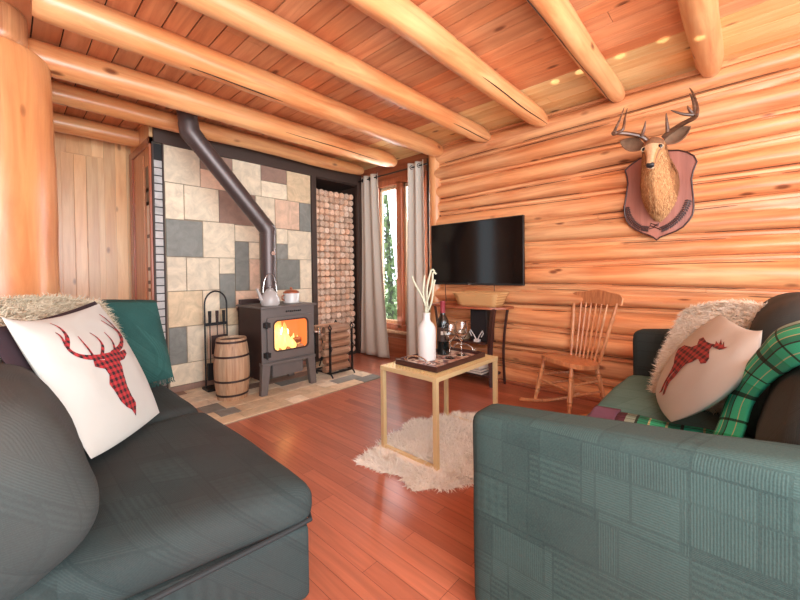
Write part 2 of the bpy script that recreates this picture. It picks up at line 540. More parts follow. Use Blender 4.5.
class MB:
    def __init__(s):
        s.v = []
        s.f = []
        s.t = []      # tone per face
        s.c = []      # tint per face
        s.uv = []     # per vertex uv or None

    def add(s, vs, fs, tone=0.5, tint=None, uvs=None):
        o = len(s.v)
        s.v += [tuple(v) for v in vs]
        s.f += [tuple(i+o for i in f) for f in fs]
        s.t += [tone]*len(fs)
        s.c += [tint or (1, 1, 1)]*len(fs)
        s.uv += list(uvs) if uvs is not None else [(0, 0)]*len(vs)
        return s

    def box(s, c, d, rot=None, tone=None, tint=None):
        """centre, full size, optional rotation matrix or z angle"""
        R = Matrix.Rotation(rot, 3, 'Z') if isinstance(rot, (int, float)) else (rot or Matrix.Identity(3))
        c = Vector(c)
        vs = [c + R @ Vector((sx*d[0]/2, sy*d[1]/2, sz*d[2]/2)) for sx in (-1, 1) for sy in (-1, 1) for sz in (-1, 1)]
        fs = [(0, 1, 3, 2), (4, 6, 7, 5), (0, 4, 5, 1), (2, 3, 7, 6), (0, 2, 6, 4), (1, 5, 7, 3)]
        return s.add(vs, fs, random.random() if tone is None else tone, tint)

    def bb(s, x0, x1, y0, y1, z0, z1, **k):
        return s.box(((x0+x1)/2, (y0+y1)/2, (z0+z1)/2), (abs(x1-x0), abs(y1-y0), abs(z1-z0)), **k)

    def bar(s, a, b, w, h=None, tone=None):
        a, b = Vector(a), Vector(b)
        d = b-a
        z = d.normalized()
        x = z.cross(Vector((0, 0, 1)))
        if x.length < 1e-4:
            x = Vector((1, 0, 0))
        x.normalize()
        y = z.cross(x)
        R = Matrix((x, y, z)).transposed()
        return s.box((a+b)/2, (w, h or w, d.length), R, tone)

    def tube(s, pts, r, n=12, caps=True, tone=None, flat=None):
        pts = [Vector(p) for p in pts]
        rs = r if isinstance(r, (list, tuple)) else [r]*len(pts)
        vs, fs = [], []
        t0 = (pts[1]-pts[0]).normalized()
        x = t0.cross(Vector((0, 0, 1)))
        if x.length < 1e-3:
            x = t0.cross(Vector((0, 1, 0)))
        x.normalize()
        for i, p in enumerate(pts):
            t = (pts[min(i+1, len(pts)-1)]-pts[max(i-1, 0)]).normalized()
            x = (x-t*x.dot(t)).normalized()
            y = t.cross(x)
            for k in range(n):
                a = 2*PI*k/n
                vs.append(p+x*math.cos(a)*rs[i]*(flat or 1)+y*math.sin(a)*rs[i])
        for i in range(len(pts)-1):
            for k in range(n):
                k2 = (k+1) % n
                fs.append((i*n+k, i*n+k2, (i+1)*n+k2, (i+1)*n+k))
        if caps:
            fs.append(tuple(range(n))[::-1])
            fs.append(tuple((len(pts)-1)*n+k for k in range(n)))
        return s.add(vs, fs, random.random() if tone is None else tone)

    def lathe(s, prof, c=(0, 0, 0), n=28, tone=None, axis=None):
        """profile of (radius, height)"""
        c = Vector(c)
        R = axis or Matrix.Identity(3)
        vs, fs = [], []
        for r, z in prof:
            for k in range(n):
                a = 2*PI*k/n
                vs.append(c+R @ Vector((r*math.cos(a), r*math.sin(a), z)))
        for i in range(len(prof)-1):
            for k in range(n):
                k2 = (k+1) % n
                fs.append((i*n+k, i*n+k2, (i+1)*n+k2, (i+1)*n+k))
        if prof[0][0] > 1e-4:
            fs.append(tuple(range(n))[::-1])
        if prof[-1][0] > 1e-4:
            fs.append(tuple((len(prof)-1)*n+k for k in range(n)))
        return s.add(vs, fs, random.random() if tone is None else tone)

    def grid(s, fn, nu, nv, tone=None, uv=True, tint=None, flip=False):
        vs, uvs = [], []
        for j in range(nv+1):
            for i in range(nu+1):
                u, v = i/nu, j/nv
                vs.append(fn(u, v))
                uvs.append((u, v))
        fs = []
        for j in range(nv):
            for i in range(nu):
                a = j*(nu+1)+i
                q = (a, a+1, a+nu+2, a+nu+1)
                fs.append(q[::-1] if flip else q)
        return s.add(vs, fs, random.random() if tone is None else tone, tint, uvs)

    def prism(s, poly, fn, tone=None, tint=None):
        """poly of 2D points, fn(x, y, side) -> 3D with side 0/1"""
        n = len(poly)
        vs = [fn(x, y, 0) for x, y in poly]+[fn(x, y, 1) for x, y in poly]
        tri = tessellate_polygon([[Vector((x, y, 0)) for x, y in poly]])
        fs = [tuple(t) for t in tri]+[tuple(i+n for i in t[::-1]) for t in tri]
        fs += [(i, (i+1) % n, (i+1) % n+n, i+n) for i in range(n)]
        return s.add(vs, fs, random.random() if tone is None else tone, tint)

    def rbox(s, c, d, r, n=10, puff=0.0, wob=0.0, R=None, tone=0.5, seed=0, fn=None):
        """rounded cushion block; puff bulges the broad faces"""
        c = Vector(c)
        R = R or Matrix.Identity(3)
        h = Vector(d)/2
        r = min(r, *h)
        for ax in range(3):
            for sg in (-1, 1):
                o = [a for a in range(3) if a != ax]

                def f(u, v, ax=ax, sg=sg, o=o):
                    q = [0, 0, 0]
                    q[ax] = sg
                    for a, w in ((o[0], u), (o[1], v)):
                        # cluster samples near the edges
                        t = 2*w-1
                        q[a] = math.sin(t*PI/2)
                    p = Vector(q)
                    full = Vector((p.x*h.x, p.y*h.y, p.z*h.z))
                    inner = Vector([max(-(h[i]-r), min(h[i]-r, full[i])) for i in range(3)])
                    dd = full-inner
                    if dd.length > 1e-9:
                        full = inner+dd.normalized()*r
                    if puff:
                        g = [1-(full[i]/h[i])**2 for i in range(3)]
                        e = Vector((full.x/h.x*max(0, g[1])*max(0, g[2]), full.y/h.y*max(0, g[0])*max(0, g[2]), full.z/h.z*max(0, g[0])*max(0, g[1])))
                        full = full+e*puff
                    if wob:
                        w3 = noise.noise_vector(full*4+Vector((seed*3.1, seed, 0)))
                        full = full+w3*wob
                    out = c+R @ full
                    return fn(out) if fn else out
                s.grid(f, n, n, tone=tone, flip=(sg > 0) ^ (ax == 1) ^ True)
        return s

    def build(s, name, mat, parent=None, smooth=True, ang=35, bevel=0, weld=False, solid=0, loc=None):
        me = bpy.data.meshes.new(name)
        me.from_pydata(s.v, [], s.f)
        if len(s.f):
            a = me.attributes.new('tone', 'FLOAT', 'FACE')
            a.data.foreach_set('value', s.t)
            if any(c != (1, 1, 1) for c in s.c):
                ca = me.attributes.new('tint', 'FLOAT_COLOR', 'FACE')
                ca.data.foreach_set('color', [x for c in s.c for x in (*c, 1)])
            if any(q != (0, 0) for q in s.uv):
                ul = me.uv_layers.new(name='UVMap')
                idx = np.zeros(len(me.loops), dtype=np.int32)
                me.loops.foreach_get('vertex_index', idx)
                ul.data.foreach_set('uv', np.array(s.uv, dtype=np.float32)[idx].ravel())
        if weld:
            bm = bmesh.new()
            bm.from_mesh(me)
            bmesh.ops.remove_doubles(bm, verts=bm.verts, dist=1e-4)
            bmesh.ops.recalc_face_normals(bm, faces=bm.faces)
            bm.to_mesh(me)
            bm.free()
        if smooth:
            me.polygons.foreach_set('use_smooth', [True]*len(me.polygons))
            me.set_sharp_from_angle(angle=math.radians(ang))
        me.update()
        o = bpy.data.objects.new(name, me)
        COL.objects.link(o)
        if mat is not None:
            me.materials.append(M[mat] if isinstance(mat, str) else mat)
        if parent is not None:
            o.parent = parent
            o.matrix_parent_inverse = parent_world(parent).inverted()
        if bevel:
            b = o.modifiers.new('bevel', 'BEVEL')
            b.width = bevel
            b.segments = 2
            b.limit_method = 'ANGLE'
            b.angle_limit = math.radians(40)
        if solid:
            q = o.modifiers.new('solid', 'SOLIDIFY')
            q.thickness = solid
            q.offset = 0
        return o


def parent_world(p):
    """things keep their empty's place; every part is modelled in room coordinates"""
    return p.matrix_basis.copy() if p.parent is None else Matrix.Identity(4)


def tag(o, label=None, cat=None, group=None, kind=None):
    for k, v in (('label', label), ('category', cat), ('group', group), ('kind', kind)):
        if v:
            o[k] = v
    return o


def thing(name, label, cat, loc=(0, 0, 0), group=None):
    o = bpy.data.objects.new(name, None)
    o.empty_display_size = 0.1
    COL.objects.link(o)
    o.location = loc
    return tag(o, label, cat, group)


def struct(o):
    o['kind'] = 'structure'
    return o


def copy_thing(src, loc):
    c = src.copy()
    COL.objects.link(c)
    c.location = loc
    for ch in list(src.children):
        k = ch.copy()
        COL.objects.link(k)
        k.parent = c
    return c


def wobble_log(mb, p0, p1, r0, r1, n=26, seg=44, seed=0, amp=0.06, bend=0.012, taper_end=None):
    p0, p1 = Vector(p0), Vector(p1)
    t = (p1-p0).normalized()
    x = t.cross(Vector((0, 0, 1)))
    if x.length < 1e-3:
        x = Vector((1, 0, 0))
    x.normalize()
    y = x.cross(t)
    Ln = (p1-p0).length
    vs, fs = [], []
    S = [0, 0.006, 0.02]+[0.02+0.96*i/seg for i in range(1, seg)]+[0.98, 0.994, 1]
    for i, s in enumerate(S):
        c = p0+t*Ln*s
        b = noise.noise_vector(Vector((s*Ln*0.8, seed*5.3, 0)))*bend
        c = c+x*b.x+y*b.y
        r = r0+(r1-r0)*s
        e = min(s, 1-s)*Ln
        r *= 1-0.13*max(0, 1-e/0.035)**2
        if taper_end and s > 1-taper_end/Ln:
            r *= 1-0.35*((s-(1-taper_end/Ln))*Ln/taper_end)**1.6
        for k in range(n):
            a = 2*PI*k/n
            q = Vector((s*Ln*2.2, math.cos(a)*1.2+seed*3.7, math.sin(a)*1.2))
            rr = r*(1+amp*noise.noise(q)+amp*0.35*noise.noise(q*4))
            vs.append(c+x*math.cos(a)*rr+y*math.sin(a)*rr)
    m = len(S)
    for i in range(m-1):
        for k in range(n):
            k2 = (k+1) % n
            fs.append((i*n+k, i*n+k2, (i+1)*n+k2, (i+1)*n+k))
    fs.append(tuple(range(n))[::-1])
    fs.append(tuple((m-1)*n+k for k in range(n)))
    mb.add(vs, fs, 0.5)
    return mb

# ================================================================== THE ROOM
XW = 3.87          # log wall plane
ZC = 2.87          # ceiling
YF = 4.40          # tiled fireplace wall

mb = MB()
mb.bb(-2.6, 4.05, -3.6, 5.5, -0.12, 0.0)
struct(mb.build('floor', 'floor', smooth=False))

# ceiling boards running along Y
mb, mp_ = MB(), MB()
x = -2.6
while x < 4.0:
    w = 0.145
    x2 = min(x+w, 4.05)
    y = -3.6-random.random()*2
    while y < 5.5:
        ln = random.uniform(2.2, 4.2)
        a, b = max(y, -3.6), min(y+ln, 5.5)
        if b > a:
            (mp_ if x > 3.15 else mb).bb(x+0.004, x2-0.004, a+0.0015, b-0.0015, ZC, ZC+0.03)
        y += ln
    x = x2
mb.bb(-2.6, 4.05, -3.6, 5.5, ZC+0.031, ZC+0.1, tone=0.1)
struct(mb.build('ceiling', 'ceil', smooth=False))
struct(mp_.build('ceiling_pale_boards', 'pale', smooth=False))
struct(MB().bb(-2.6, 4.05, -3.6, 5.5, ZC+0.010, ZC+0.011).build('ceiling_underlay', 'gap', smooth=False))

# log wall on the TV side: courses of bulging logs with narrow split strips between
random.seed(21)
edges = [0.0]
zz = 0.0
while zz < ZC-0.02:
    zz += random.choice([0.205, 0.225, 0.24, 0.215])
    edges.append(min(zz, ZC+0.06))
nl = len(edges)-1
par = []
for i in range(nl):
    par.append(dict(tap=random.uniform(-1, 1)*0.022, strip=random.uniform(0.14, 0.34), deep=random.uniform(0.75, 1.1), tone=random.random(), t2=random.random(), br=random.uniform(-2.5, 2.2), ph=random.random()*10))


def edge_z(i, y):
    if i == 0:
        return 0.0
    t = (1 if i % 2 else -1)*0.019*(y-1.2)/1.6
    return edges[i]+t+0.006*noise.noise(Vector((y*1.3, i*4.1, 0)))


mb = MB()
Y0, Y1, NY = -3.5, 2.93, 170
for i in range(nl):
    P = par[i]
    NV = 15
    vs, fs, uvs = [], [], []
    for j in range(NV+1):
        v = j/NV
        for k in range(NY+1):
            y = Y0+(Y1-Y0)*k/NY
            za, zb = edge_z(i, y), edge_z(i+1, y)
            st = P['strip']*(1+0.35*math.sin(y*0.9+P['ph']))
            z = za+(zb-za)*v
            top = 1-st
            if v <= top+1e-6:
                q = 2*(v/top)-1
                d = math.sqrt(max(0, 1-abs(q)**2.2))*0.098*P['deep']
            else:
                q = 2*((v-top)/max(st, 1e-3))-1
                d = 0.022+0.020*math.sqrt(max(0, 1-q*q))
            d += 0.007*noise.noise(Vector((y*1.1, z*5, i*2.0)))+0.003*noise.noise(Vector((y*6, z*14, i)))
            dc = abs(y-P['br'])
            if dc < 0.02:
                d *= 1.0
            vs.append((XW+0.02-d, y, z))
    for j in range(NV):
        for k in range(NY):
            a = j*(NY+1)+k
            fs.append((a, a+NY+1, a+NY+2, a+1))
    mb.add(vs, fs, P['tone'])
    # flat board strip resting between two logs, split at one place
    for (ya, yb) in ((Y0, P['br']-0.003), (P['br']+0.003, Y1)):
        def sf(u, v, ya=ya, yb=yb, i=i, P=P):
            y = ya+(yb-ya)*u
            zb = edge_z(i+1, y)
            z0 = zb-0.045-0.018*P['strip']
            xx = XW-0.030-0.007*math.sin(v*PI)+0.002*noise.noise(Vector((y*3, i, v)))
            return (xx if 0 < v < 1 else XW+0.02, y, z0+(zb-0.004-z0)*v)
        mb.grid(sf, 50, 4, tone=P['t2'], uv=False, flip=True)
seam = MB()
for i in range(nl-1):
    for (off, xo) in ((0.0, -0.036), (-0.052-0.018*par[i]['strip'], -0.040)):
        y = Y0
        while y < Y1:
            ln = random.uniform(0.35, 1.3)
            if random.random() < 0.62:
                ys = [min(Y1, y+ln*q/12) for q in range(13)]
                pts = [(XW+xo, yy, edge_z(i+1, yy)+off+0.002*noise.noise(Vector((yy*7, i, 1)))) for yy in ys]
                if pts[-1][1]-pts[0][1] > 0.1:
                    seam.tube(pts, [0.001]+[0.0026+0.0012*noise.noise(Vector((yy*3, i, 9))) for yy in ys[1:-1]]+[0.0015], 6)
            y += ln+random.uniform(0.02, 0.4)
struct(seam.build('wall_right_seams', 'gap'))
mb.uv = [(0, 0)]*len(mb.v)
mb.bb(XW+0.01, XW+0.2, Y0, Y1, 0, ZC, tone=0.2)
struct(mb.build('wall_right', 'wall_log', ang=50))

mb = MB()
mb.bb(XW-0.075, XW-0.02, Y0, 2.86, 0.0, 0.035)
struct(mb.build('baseboard_right', 'redwood_y', bevel=0.008, smooth=False))

# upright log where the log wall ends
mb = MB()
wobble_log(mb, (XW-0.01, 2.955, 0), (XW-0.01, 2.955, ZC-0.03), 0.088, 0.082, seed=31, amp=0.08)
struct(mb.build('trim_1', 'post_log'))

# wall behind the window
mb = MB()
wy0, wy1, wz0, wz1 = 3.14, 4.14, 0.44, 2.56
XG = XW+0.05
mb.bb(XG, XG+0.14, 3.0, wy0, 0, ZC)
mb.bb(XG, XG+0.14, wy1, 5.5, 0, ZC)
mb.bb(XG, XG+0.14, wy0, wy1, wz1, ZC)
for k in range(3):
    mb.bb(XG-0.01*(k % 2), XG+0.14, wy0, wy1, wz0*k/3, wz0*(k+1)/3-0.004)
struct(mb.build('wall_window_side', 'redwood_y', smooth=False))
mb = MB()
mb.bb(XG-0.03, XG+0.02, 3.0, 3.12, 0.05, ZC-0.1)
struct(mb.build('trim_2', 'darkframe', smooth=False))

# window: outer frame, middle post, sashes, panes
wf = thing('window_1', None, None, (XG, 3.64, wz0))
struct(wf)
mb = MB()
for a, b, c, d in ((wy0-0.05, wy0+0.05, wz0-0.02, wz1+0.05), (wy1-0.05, wy1+0.05, wz0-0.02, wz1+0.05), (wy0, wy1, wz1-0.03, wz1+0.06), (wy0, wy1, wz0-0.03, wz0+0.05), (3.60, 3.70, wz0, wz1)):
    mb.bb(XG-0.03, XG+0.10, a, b, c, d)
mb.build('window_frame', 'redwood', wf, smooth=False, bevel=0.006)
for (a, b) in ((wy0+0.05, 3.60), (3.70, wy1-0.05)):
    mb = MB()
    mb.bb(XG+0.03, XG+0.07, a, a+0.04, wz0+0.05, wz1-0.03)
    mb.bb(XG+0.03, XG+0.07, b-0.04, b, wz0+0.05, wz1-0.03)
    mb.bb(XG+0.03, XG+0.07, a, b, wz0+0.05, wz0+0.10)
    mb.bb(XG+0.03, XG+0.07, a, b, wz1-0.08, wz1-0.03)
    sa = mb.build('sash', 'barrel', wf, smooth=False, bevel=0.004)
    MB().bb(XG+0.047, XG+0.053, a+0.035, b-0.035, wz0+0.09, wz1-0.07).build('pane', 'pane', sa, smooth=False)
mb = MB()
mb.bb(XG-0.10, XG+0.02, wy0-0.08, wy1+0.08, wz0-0.07, wz0-0.03)
mb.build('window_sill', 'barrel', wf, smooth=False, bevel=0.006)

# tiled fireplace wall
TX0, TX1, TZ1 = 1.15, 2.93, 2.60
mb = MB()
mb.bb(1.06, 3.0, YF+0.012, YF+0.014, 0, ZC, tone=0.4)
mb.bb(1.09, 3.0, YF+0.013, YF+0.20, 0, ZC, tone=0.4)
struct(mb.build('wall_fireplace', plain('sandy_grout', (150, 132, 112), 0.9), smooth=False))
CR, TA, PE, BR, SL, GR = (234, 214, 186), (220, 192, 156), (230, 192, 164), (150, 118, 102), (134, 132, 124), (150, 146, 136)
tiles = [(1.153, 1.497, 2.224, 2.604, CR), (1.508, 1.855, 2.430, 2.600, BR), (1.505, 1.850, 2.222, 2.423, PE), (1.857, 2.199, 2.220, 2.604, CR), (2.207, 2.555, 2.421, 2.604, BR), (2.207, 2.555, 2.218, 2.413, CR), (2.563, 2.915, 2.213, 2.600, TA),
         (1.159, 1.330, 1.841, 2.217, CR), (1.338, 1.691, 1.851, 2.215, CR), (1.698, 2.127, 1.840, 2.213, BR), (2.135, 2.380, 1.840, 2.212, CR), (2.388, 2.735, 1.838, 2.208, PE), (2.742, 2.916, 1.828, 2.205, SL),
         (1.161, 1.512, 1.447, 1.834, SL), (1.519, 1.864, 1.443, 1.843, CR), (1.872, 2.165, 1.645, 1.832, CR), (2.173, 2.393, 1.436, 1.833, TA), (2.401, 2.556, 1.641, 1.830, CR), (2.563, 2.912, 1.440, 1.822, CR),
         (1.868, 2.032, 1.058, 1.637, SL), (2.040, 2.165, 1.440, 1.637, CR), (2.040, 2.165, 1.058, 1.434, PE), (2.401, 2.556, 1.440, 1.634, GR), (2.401, 2.729, 1.045, 1.433, SL), (2.737, 2.912, 1.045, 1.433, CR),
         (1.162, 1.340, 1.080, 1.440, CR), (1.348, 1.681, 1.080, 1.437, CR), (1.688, 1.860, 1.260, 1.437, CR), (1.688, 1.860, 0.862, 1.253, SL), (1.868, 2.165, 0.805, 1.050, PE), (2.173, 2.393, 1.045, 1.429, CR), (2.173, 2.912, 0.805, 1.038, CR),
         (1.165, 1.497, 0.700, 1.073, TA), (1.505, 1.681, 0.680, 1.073, CR), (1.688, 1.910, 0.660, 0.855, TA),
         (1.167, 1.332, 0.305, 0.692, SL), (1.340, 1.535, 0.305, 0.692, CR), (1.542, 1.735, 0.305, 0.672, PE), (1.742, 2.024, 0.305, 0.652, CR), (2.032, 2.420, 0.305, 0.797, TA), (2.428, 2.912, 0.305, 0.797, CR),
         (1.168, 1.516, 0.075, 0.298, CR), (1.524, 2.016, 0.075, 0.298, TA), (2.024, 2.912, 0.075, 0.298, CR), (1.168, 2.912, 0.005, 0.068, BR)]
mb = MB()
for t in tiles:
    c = srgb(*t[4])[:3]
    j = random.uniform(0.9, 1.08)
    mb.bb(t[0], t[1], YF, YF+0.02, t[2], t[3], tint=tuple(q*j for q in c))
struct(mb.build('wall_tiles', 'slate', smooth=False, bevel=0.003))

# dark trim around the tiles and the firewood niche
for nm, bx in (('trim_3', (1.06, 3.84, YF-0.02, YF+0.02, 2.605, 2.76)), ('trim_4', (2.925, 3.0, YF-0.02, YF+0.02, 0, 2.61)), ('trim_5', (3.74, 3.86, YF-0.04, YF+0.02, 0, 2.61)), ('trim_6', (1.045, 1.062, YF-0.01, YF+0.02, 0, 2.61)), ('trim_7', (1.136, 1.150, YF-0.012, YF+0.02, 0, 2.61))):
    struct(MB().bb(*bx).build(nm, 'darkframe', smooth=False, bevel=0.004))
mb = MB()
for k in range(30):
    g = random.uniform(0.78, 1.0)
    c = srgb(206, 200, 196)[:3] if k > 5 else srgb(120, 108, 104)[:3]
    mb.bb(1.064, 1.134, YF, YF+0.03, 0.02+k*0.0806, 0.09+k*0.0806, tint=tuple(q*g for q in c))
struct(mb.build('trim_8', 'slate', smooth=False, bevel=0.002))
struct(MB().bb(1.06, 1.14, YF+0.008, YF+0.04, 0, 2.6).build('trim_9', 'black', smooth=False))

# niche shell
mb = MB()
mb.bb(3.0, 3.85, 4.98, 5.02, 0, ZC)
mb.bb(2.96, 3.0, YF+0.02, 5.0, 0, 2.61)
mb.bb(3.80, 3.88, YF+0.02, 5.0, 0, 2.61)
mb.bb(3.0, 3.85, YF+0.02, 5.0, 2.595, 2.62)
mb.bb(3.0, 3.85, YF+0.02, 5.0, 0.0, 0.02)
struct(mb.build('wall_niche', 'darkframe', smooth=False))

# hearth floor tiles
random.seed(5)
mb = MB()
struct(MB().bb(0.2, 3.06, 3.155, YF+0.02, 0.0, 0.006).build('hearth_floor', plain('hearth_grout', (160, 142, 120), 0.9), smooth=False))
rows = [3.16, 3.335, 3.51, 3.735, 3.91, 4.085, 4.26, 4.39]
pal = [CR, CR, TA, CR, SL, BR, TA, CR, GR, PE]
for i in range(len(rows)-1):
    x = 0.2-random.random()*0.2
    while x < 3.05:
        w = random.choice([0.18, 0.36, 0.36, 0.46])
        a, b = max(x, 0.2), min(x+w-0.006, 3.055)
        if b-a > 0.02:
            c = srgb(*random.choice(pal))[:3]
            j = random.uniform(0.88, 1.06)
            mb.bb(a, b, rows[i], rows[i+1]-0.006, 0.003, 0.012, tint=tuple(q*j for q in c))
        x += w
struct(mb.build('hearth_tiles', 'slate', smooth=False, bevel=0.002))

# side of the chimney block, facing the passage: framed glass-front shelves
XS = 1.045
dr = thing('door_1', None, None, (XS, 4.9, 0))
struct(dr)
mb = MB()
mb.bb(XS-0.02, XS+0.03, 4.415, 4.455, 0, 2.66)
mb.bb(XS-0.02, XS+0.03, 5.14, 5.27, 0, 2.58)
mb.bb(XS-0.02, XS+0.03, 4.415, 5.27, 2.58, 2.66)
mb.build('door_frame', 'redwood', dr, smooth=False, bevel=0.004)
mb = MB()
mb.bb(XS-0.004, XS+0.03, 4.60, 5.14, 0, 2.58)
mb.bb(XS-0.016, XS+0.03, 4.68, 4.80, 0, 2.52)
mb.bb(XS-0.010, XS+0.03, 4.455, 4.60, 2.38, 2.58)
mb.bb(XS-0.010, XS+0.03, 4.455, 4.60, 0, 0.9)
mb.build('door_panel', 'chair', dr, smooth=False, bevel=0.003)
mb = MB()
for z in (1.08, 1.16, 1.30, 1.64, 1.98, 2.12):
    mb.bb(XS-0.010, XS+0.03, 4.455, 4.60, z, z+0.035)
mb.bb(XS-0.010, XS+0.03, 4.455, 4.60, 1.98, 2.38)
mb.build('door_bars', 'darkwood', dr, smooth=False)
MB().bb(XS-0.006, XS+0.004, 4.455, 4.60, 0.9, 2.4).build('door_glass', plain('white_pane', (232, 226, 214), 0.3), dr, smooth=False)  # opaque off-white sheet in place of see-through glass
mb = MB()
mb.bb(1.03, 1.18, 4.42, 4.60, 2.66, ZC)
mb.bb(1.075, 1.2, 4.43, 5.31, 0, 2.66)
mb.bb(1.05, 1.2, 4.60, 5.31, 2.66, ZC)
struct(mb.build('wall_passage', 'plank', smooth=False))

# board wall behind with a low flush door
random.seed(9)
mb = MB()
YB = 5.32
x = -1.2
while x < 1.14:
    mb.bb(x+0.002, x+0.105-0.002, YB, YB+0.02, 0 if not (0.40 < x < 0.70) else 2.585, ZC)
    x += 0.105
mb.bb(-1.4, 1.2, YB+0.008, YB+0.1, 0, ZC, tone=0.1)
struct(mb.build('wall_back', 'plank', smooth=False))
mb = MB()
for k in range(3):
    mb.bb(0.433+k*0.105, 0.433+k*0.105+0.101, YB-0.004, YB+0.02, 0.02, 2.575)
struct(mb.build('door_2', 'plank', smooth=False, bevel=0.002))
mb = MB()
mb.bb(1.055, 1.10, YB-0.04, YB, 0, 2.7)
struct(mb.build('trim_10', 'redwood', smooth=False))

# wall behind the camera (seen in the screen's reflection): logs and a tall window opening
mb = MB()
for k in range(12):
    for ya, yb, zc in ((-3.5, -0.6, 0), (1.0, 5.4, 0)):
        mb.tube([(-2.45, ya, 0.12+0.24*k), (-2.45, yb, 0.12+0.24*k)], 0.125, 12)
mb.bb(-2.5, -2.4, -0.6, 1.0, 0, 0.9)
mb.bb(-2.5, -2.4, -0.6, 1.0, 2.3, ZC)
struct(mb.build('wall_left', 'wall_log'))

# ------------------------------------------------------------------ log beams
beams = [(2.824, 2.766, 0.100, 0.13, 3.80, 1), (3.53, 2.762, 0.104, 0.05, 3.70, 2), (4.20, 2.775, 0.085, -0.4, 3.70, 3),
         (2.167, 2.778, 0.088, -1.2, 3.81, 4), (1.51, 2.776, 0.090, -1.2, 3.80, 5), (0.833, 2.790, 0.078, -1.2, 3.80, 6), (0.199, 2.780, 0.086, -1.2, 3.80, 7), (-0.45, 2.780, 0.086, -1.2, 3.80, 8)]
blab = {1: 'round log beam meeting the upright log beside the window', 2: 'round log beam resting on the thick column, passing the stovepipe',
        3: 'round log beam right above the tiled wall and firewood niche', 4: 'log beam with its end in front of the log wall, above the television',
        5: 'long log beam ending at the log wall between the television and the deer', 6: 'split log beam ending just above the left antler of the deer',
        7: 'steep foreshortened log beam ending above the right antler of the deer', 8: 'log beam overhead nearest the sofa'}
for (y, z, r, x0, x1, sd) in beams[:7]:
    mb = MB()
    wobble_log(mb, (x0, y, z), (x1, y, z), r*1.02, r*0.98, seed=sd, amp=0.055, bend=0.016, taper_end=0.25)
    o = mb.build('ceiling_beam', 'log')
    tag(o, blab[sd], 'beam', 'round log ceiling beams')
    for (ang_, xa, xb) in {5: ((-2.35, 2.0, 3.79),), 6: ((-1.15, 1.2, 3.75),), 4: ((-2.3, 3.0, 3.79),), 1: ((-1.9, 0.9, 1.6),), 2: ((-2.5, 2.0, 3.3),)}.get(sd, ()):
        pts, rs = [], []
        for q in range(41):
            xx = xa+(xb-xa)*q/40
            aa_ = ang_+0.12*noise.noise(Vector((xx*1.4, sd, 0)))
            rr_ = r*0.985
            if x1-xx < 0.25:
                rr_ *= 1-0.35*((0.25-(x1-xx))/0.25)**1.6
            pts.append((xx, y+rr_*math.cos(aa_), z+rr_*math.sin(aa_)))
            rs.append(0.001+0.0035*math.sin(PI*min(1, max(0, q/40)))**0.6)
        MB().tube(pts, rs, 6).build('crack', 'gap', o)
mb = MB()
wobble_log(mb, (-0.5, 4.98, 2.775), (1.10, 4.98, 2.775), 0.092, 0.09, seed=12, amp=0.03)
tag(mb.build('ceiling_beam', 'log'), 'smooth short log beam above the pine board wall in the far left corner', 'beam', 'round log ceiling beams')
mb = MB()
wobble_log(mb, (-0.055, 3.42, 0), (-0.055, 3.42, 2.655), 0.335, 0.295, n=40, seed=3, amp=0.03, bend=0.01)
tag(mb.build('log_column', 'post_log'), 'thick upright log column at the left edge of the room', 'column')
mb = MB()
wobble_log(mb, (0.0, 3.28, 2.655), (0.0, 3.28, ZC-0.002), 0.125, 0.125, n=24, seg=8, seed=5, amp=0.04)
tag(mb.build('log_post', 'chair'), 'short dark log post standing on top of the thick column', 'post')

# small bright flecks on the ceiling, each cast by an added narrow spotlight
for (x, y) in ((3.266, 1.198), (3.247, 0.99), (3.221, 0.697), (3.213, 0.427), (3.145, 0.25)):
    l = bpy.data.lights.new('added_fleck_spot', 'SPOT')
    l.energy = 30
    l.color = (1.0, 0.93, 0.72)
    l.spot_size = math.radians(5.5)
    l.spot_blend = 0.5
    l.shadow_soft_size = 0.01
    o = bpy.data.objects.new('added_fleck_spot', l)
    COL.objects.link(o)
    o.location = (x-0.5, y-0.15, 2.2)
    o.rotation_euler = (Vector((x, y, ZC))-Vector(o.location)).to_track_quat('-Z', 'Y').to_euler()

# ================================================================== STOVE
sx0, sx1, sy0, sy1 = 1.76, 2.38, 3.56, 4.10
st = thing('wood_stove', 'grey cast iron wood stove with a fire burning behind its arched glass door', 'stove', (2.07, 3.83, 0.012))
zb, zt = 0.33, 0.895
mb = MB()
mb.bb(sx0, sx0+0.02, sy0+0.01, sy1, zb-0.17, zt)
mb.build('side_panel', 'stove_side', st, smooth=False, bevel=0.004)
mb = MB()
mb.bb(sx1-0.02, sx1, sy0+0.01, sy1, zb, zt)
mb.build('side_panel', 'stove_side', st, smooth=False, bevel=0.004)
MB().bb(sx0, sx1, sy1-0.02, sy1, zb, zt).build('back_panel', 'stove_side', st, smooth=False)
MB().bb(sx0+0.01, sx1-0.01, sy0+0.01, sy1, zb, zb+0.02).build('bottom_plate', 'stove', st, smooth=False)
MB().bb(sx0-0.015, sx1+0.02, sy0-0.03, sy1+0.02, zt, zt+0.022).build('top_plate', 'stove', st, smooth=False, bevel=0.006)
MB().bb(sx0+0.01, sx1-0.25, sy1-0.03, sy1+0.01, zt+0.02, zt+0.075).build('rear_rail', 'stove_side', st, smooth=False, bevel=0.004)


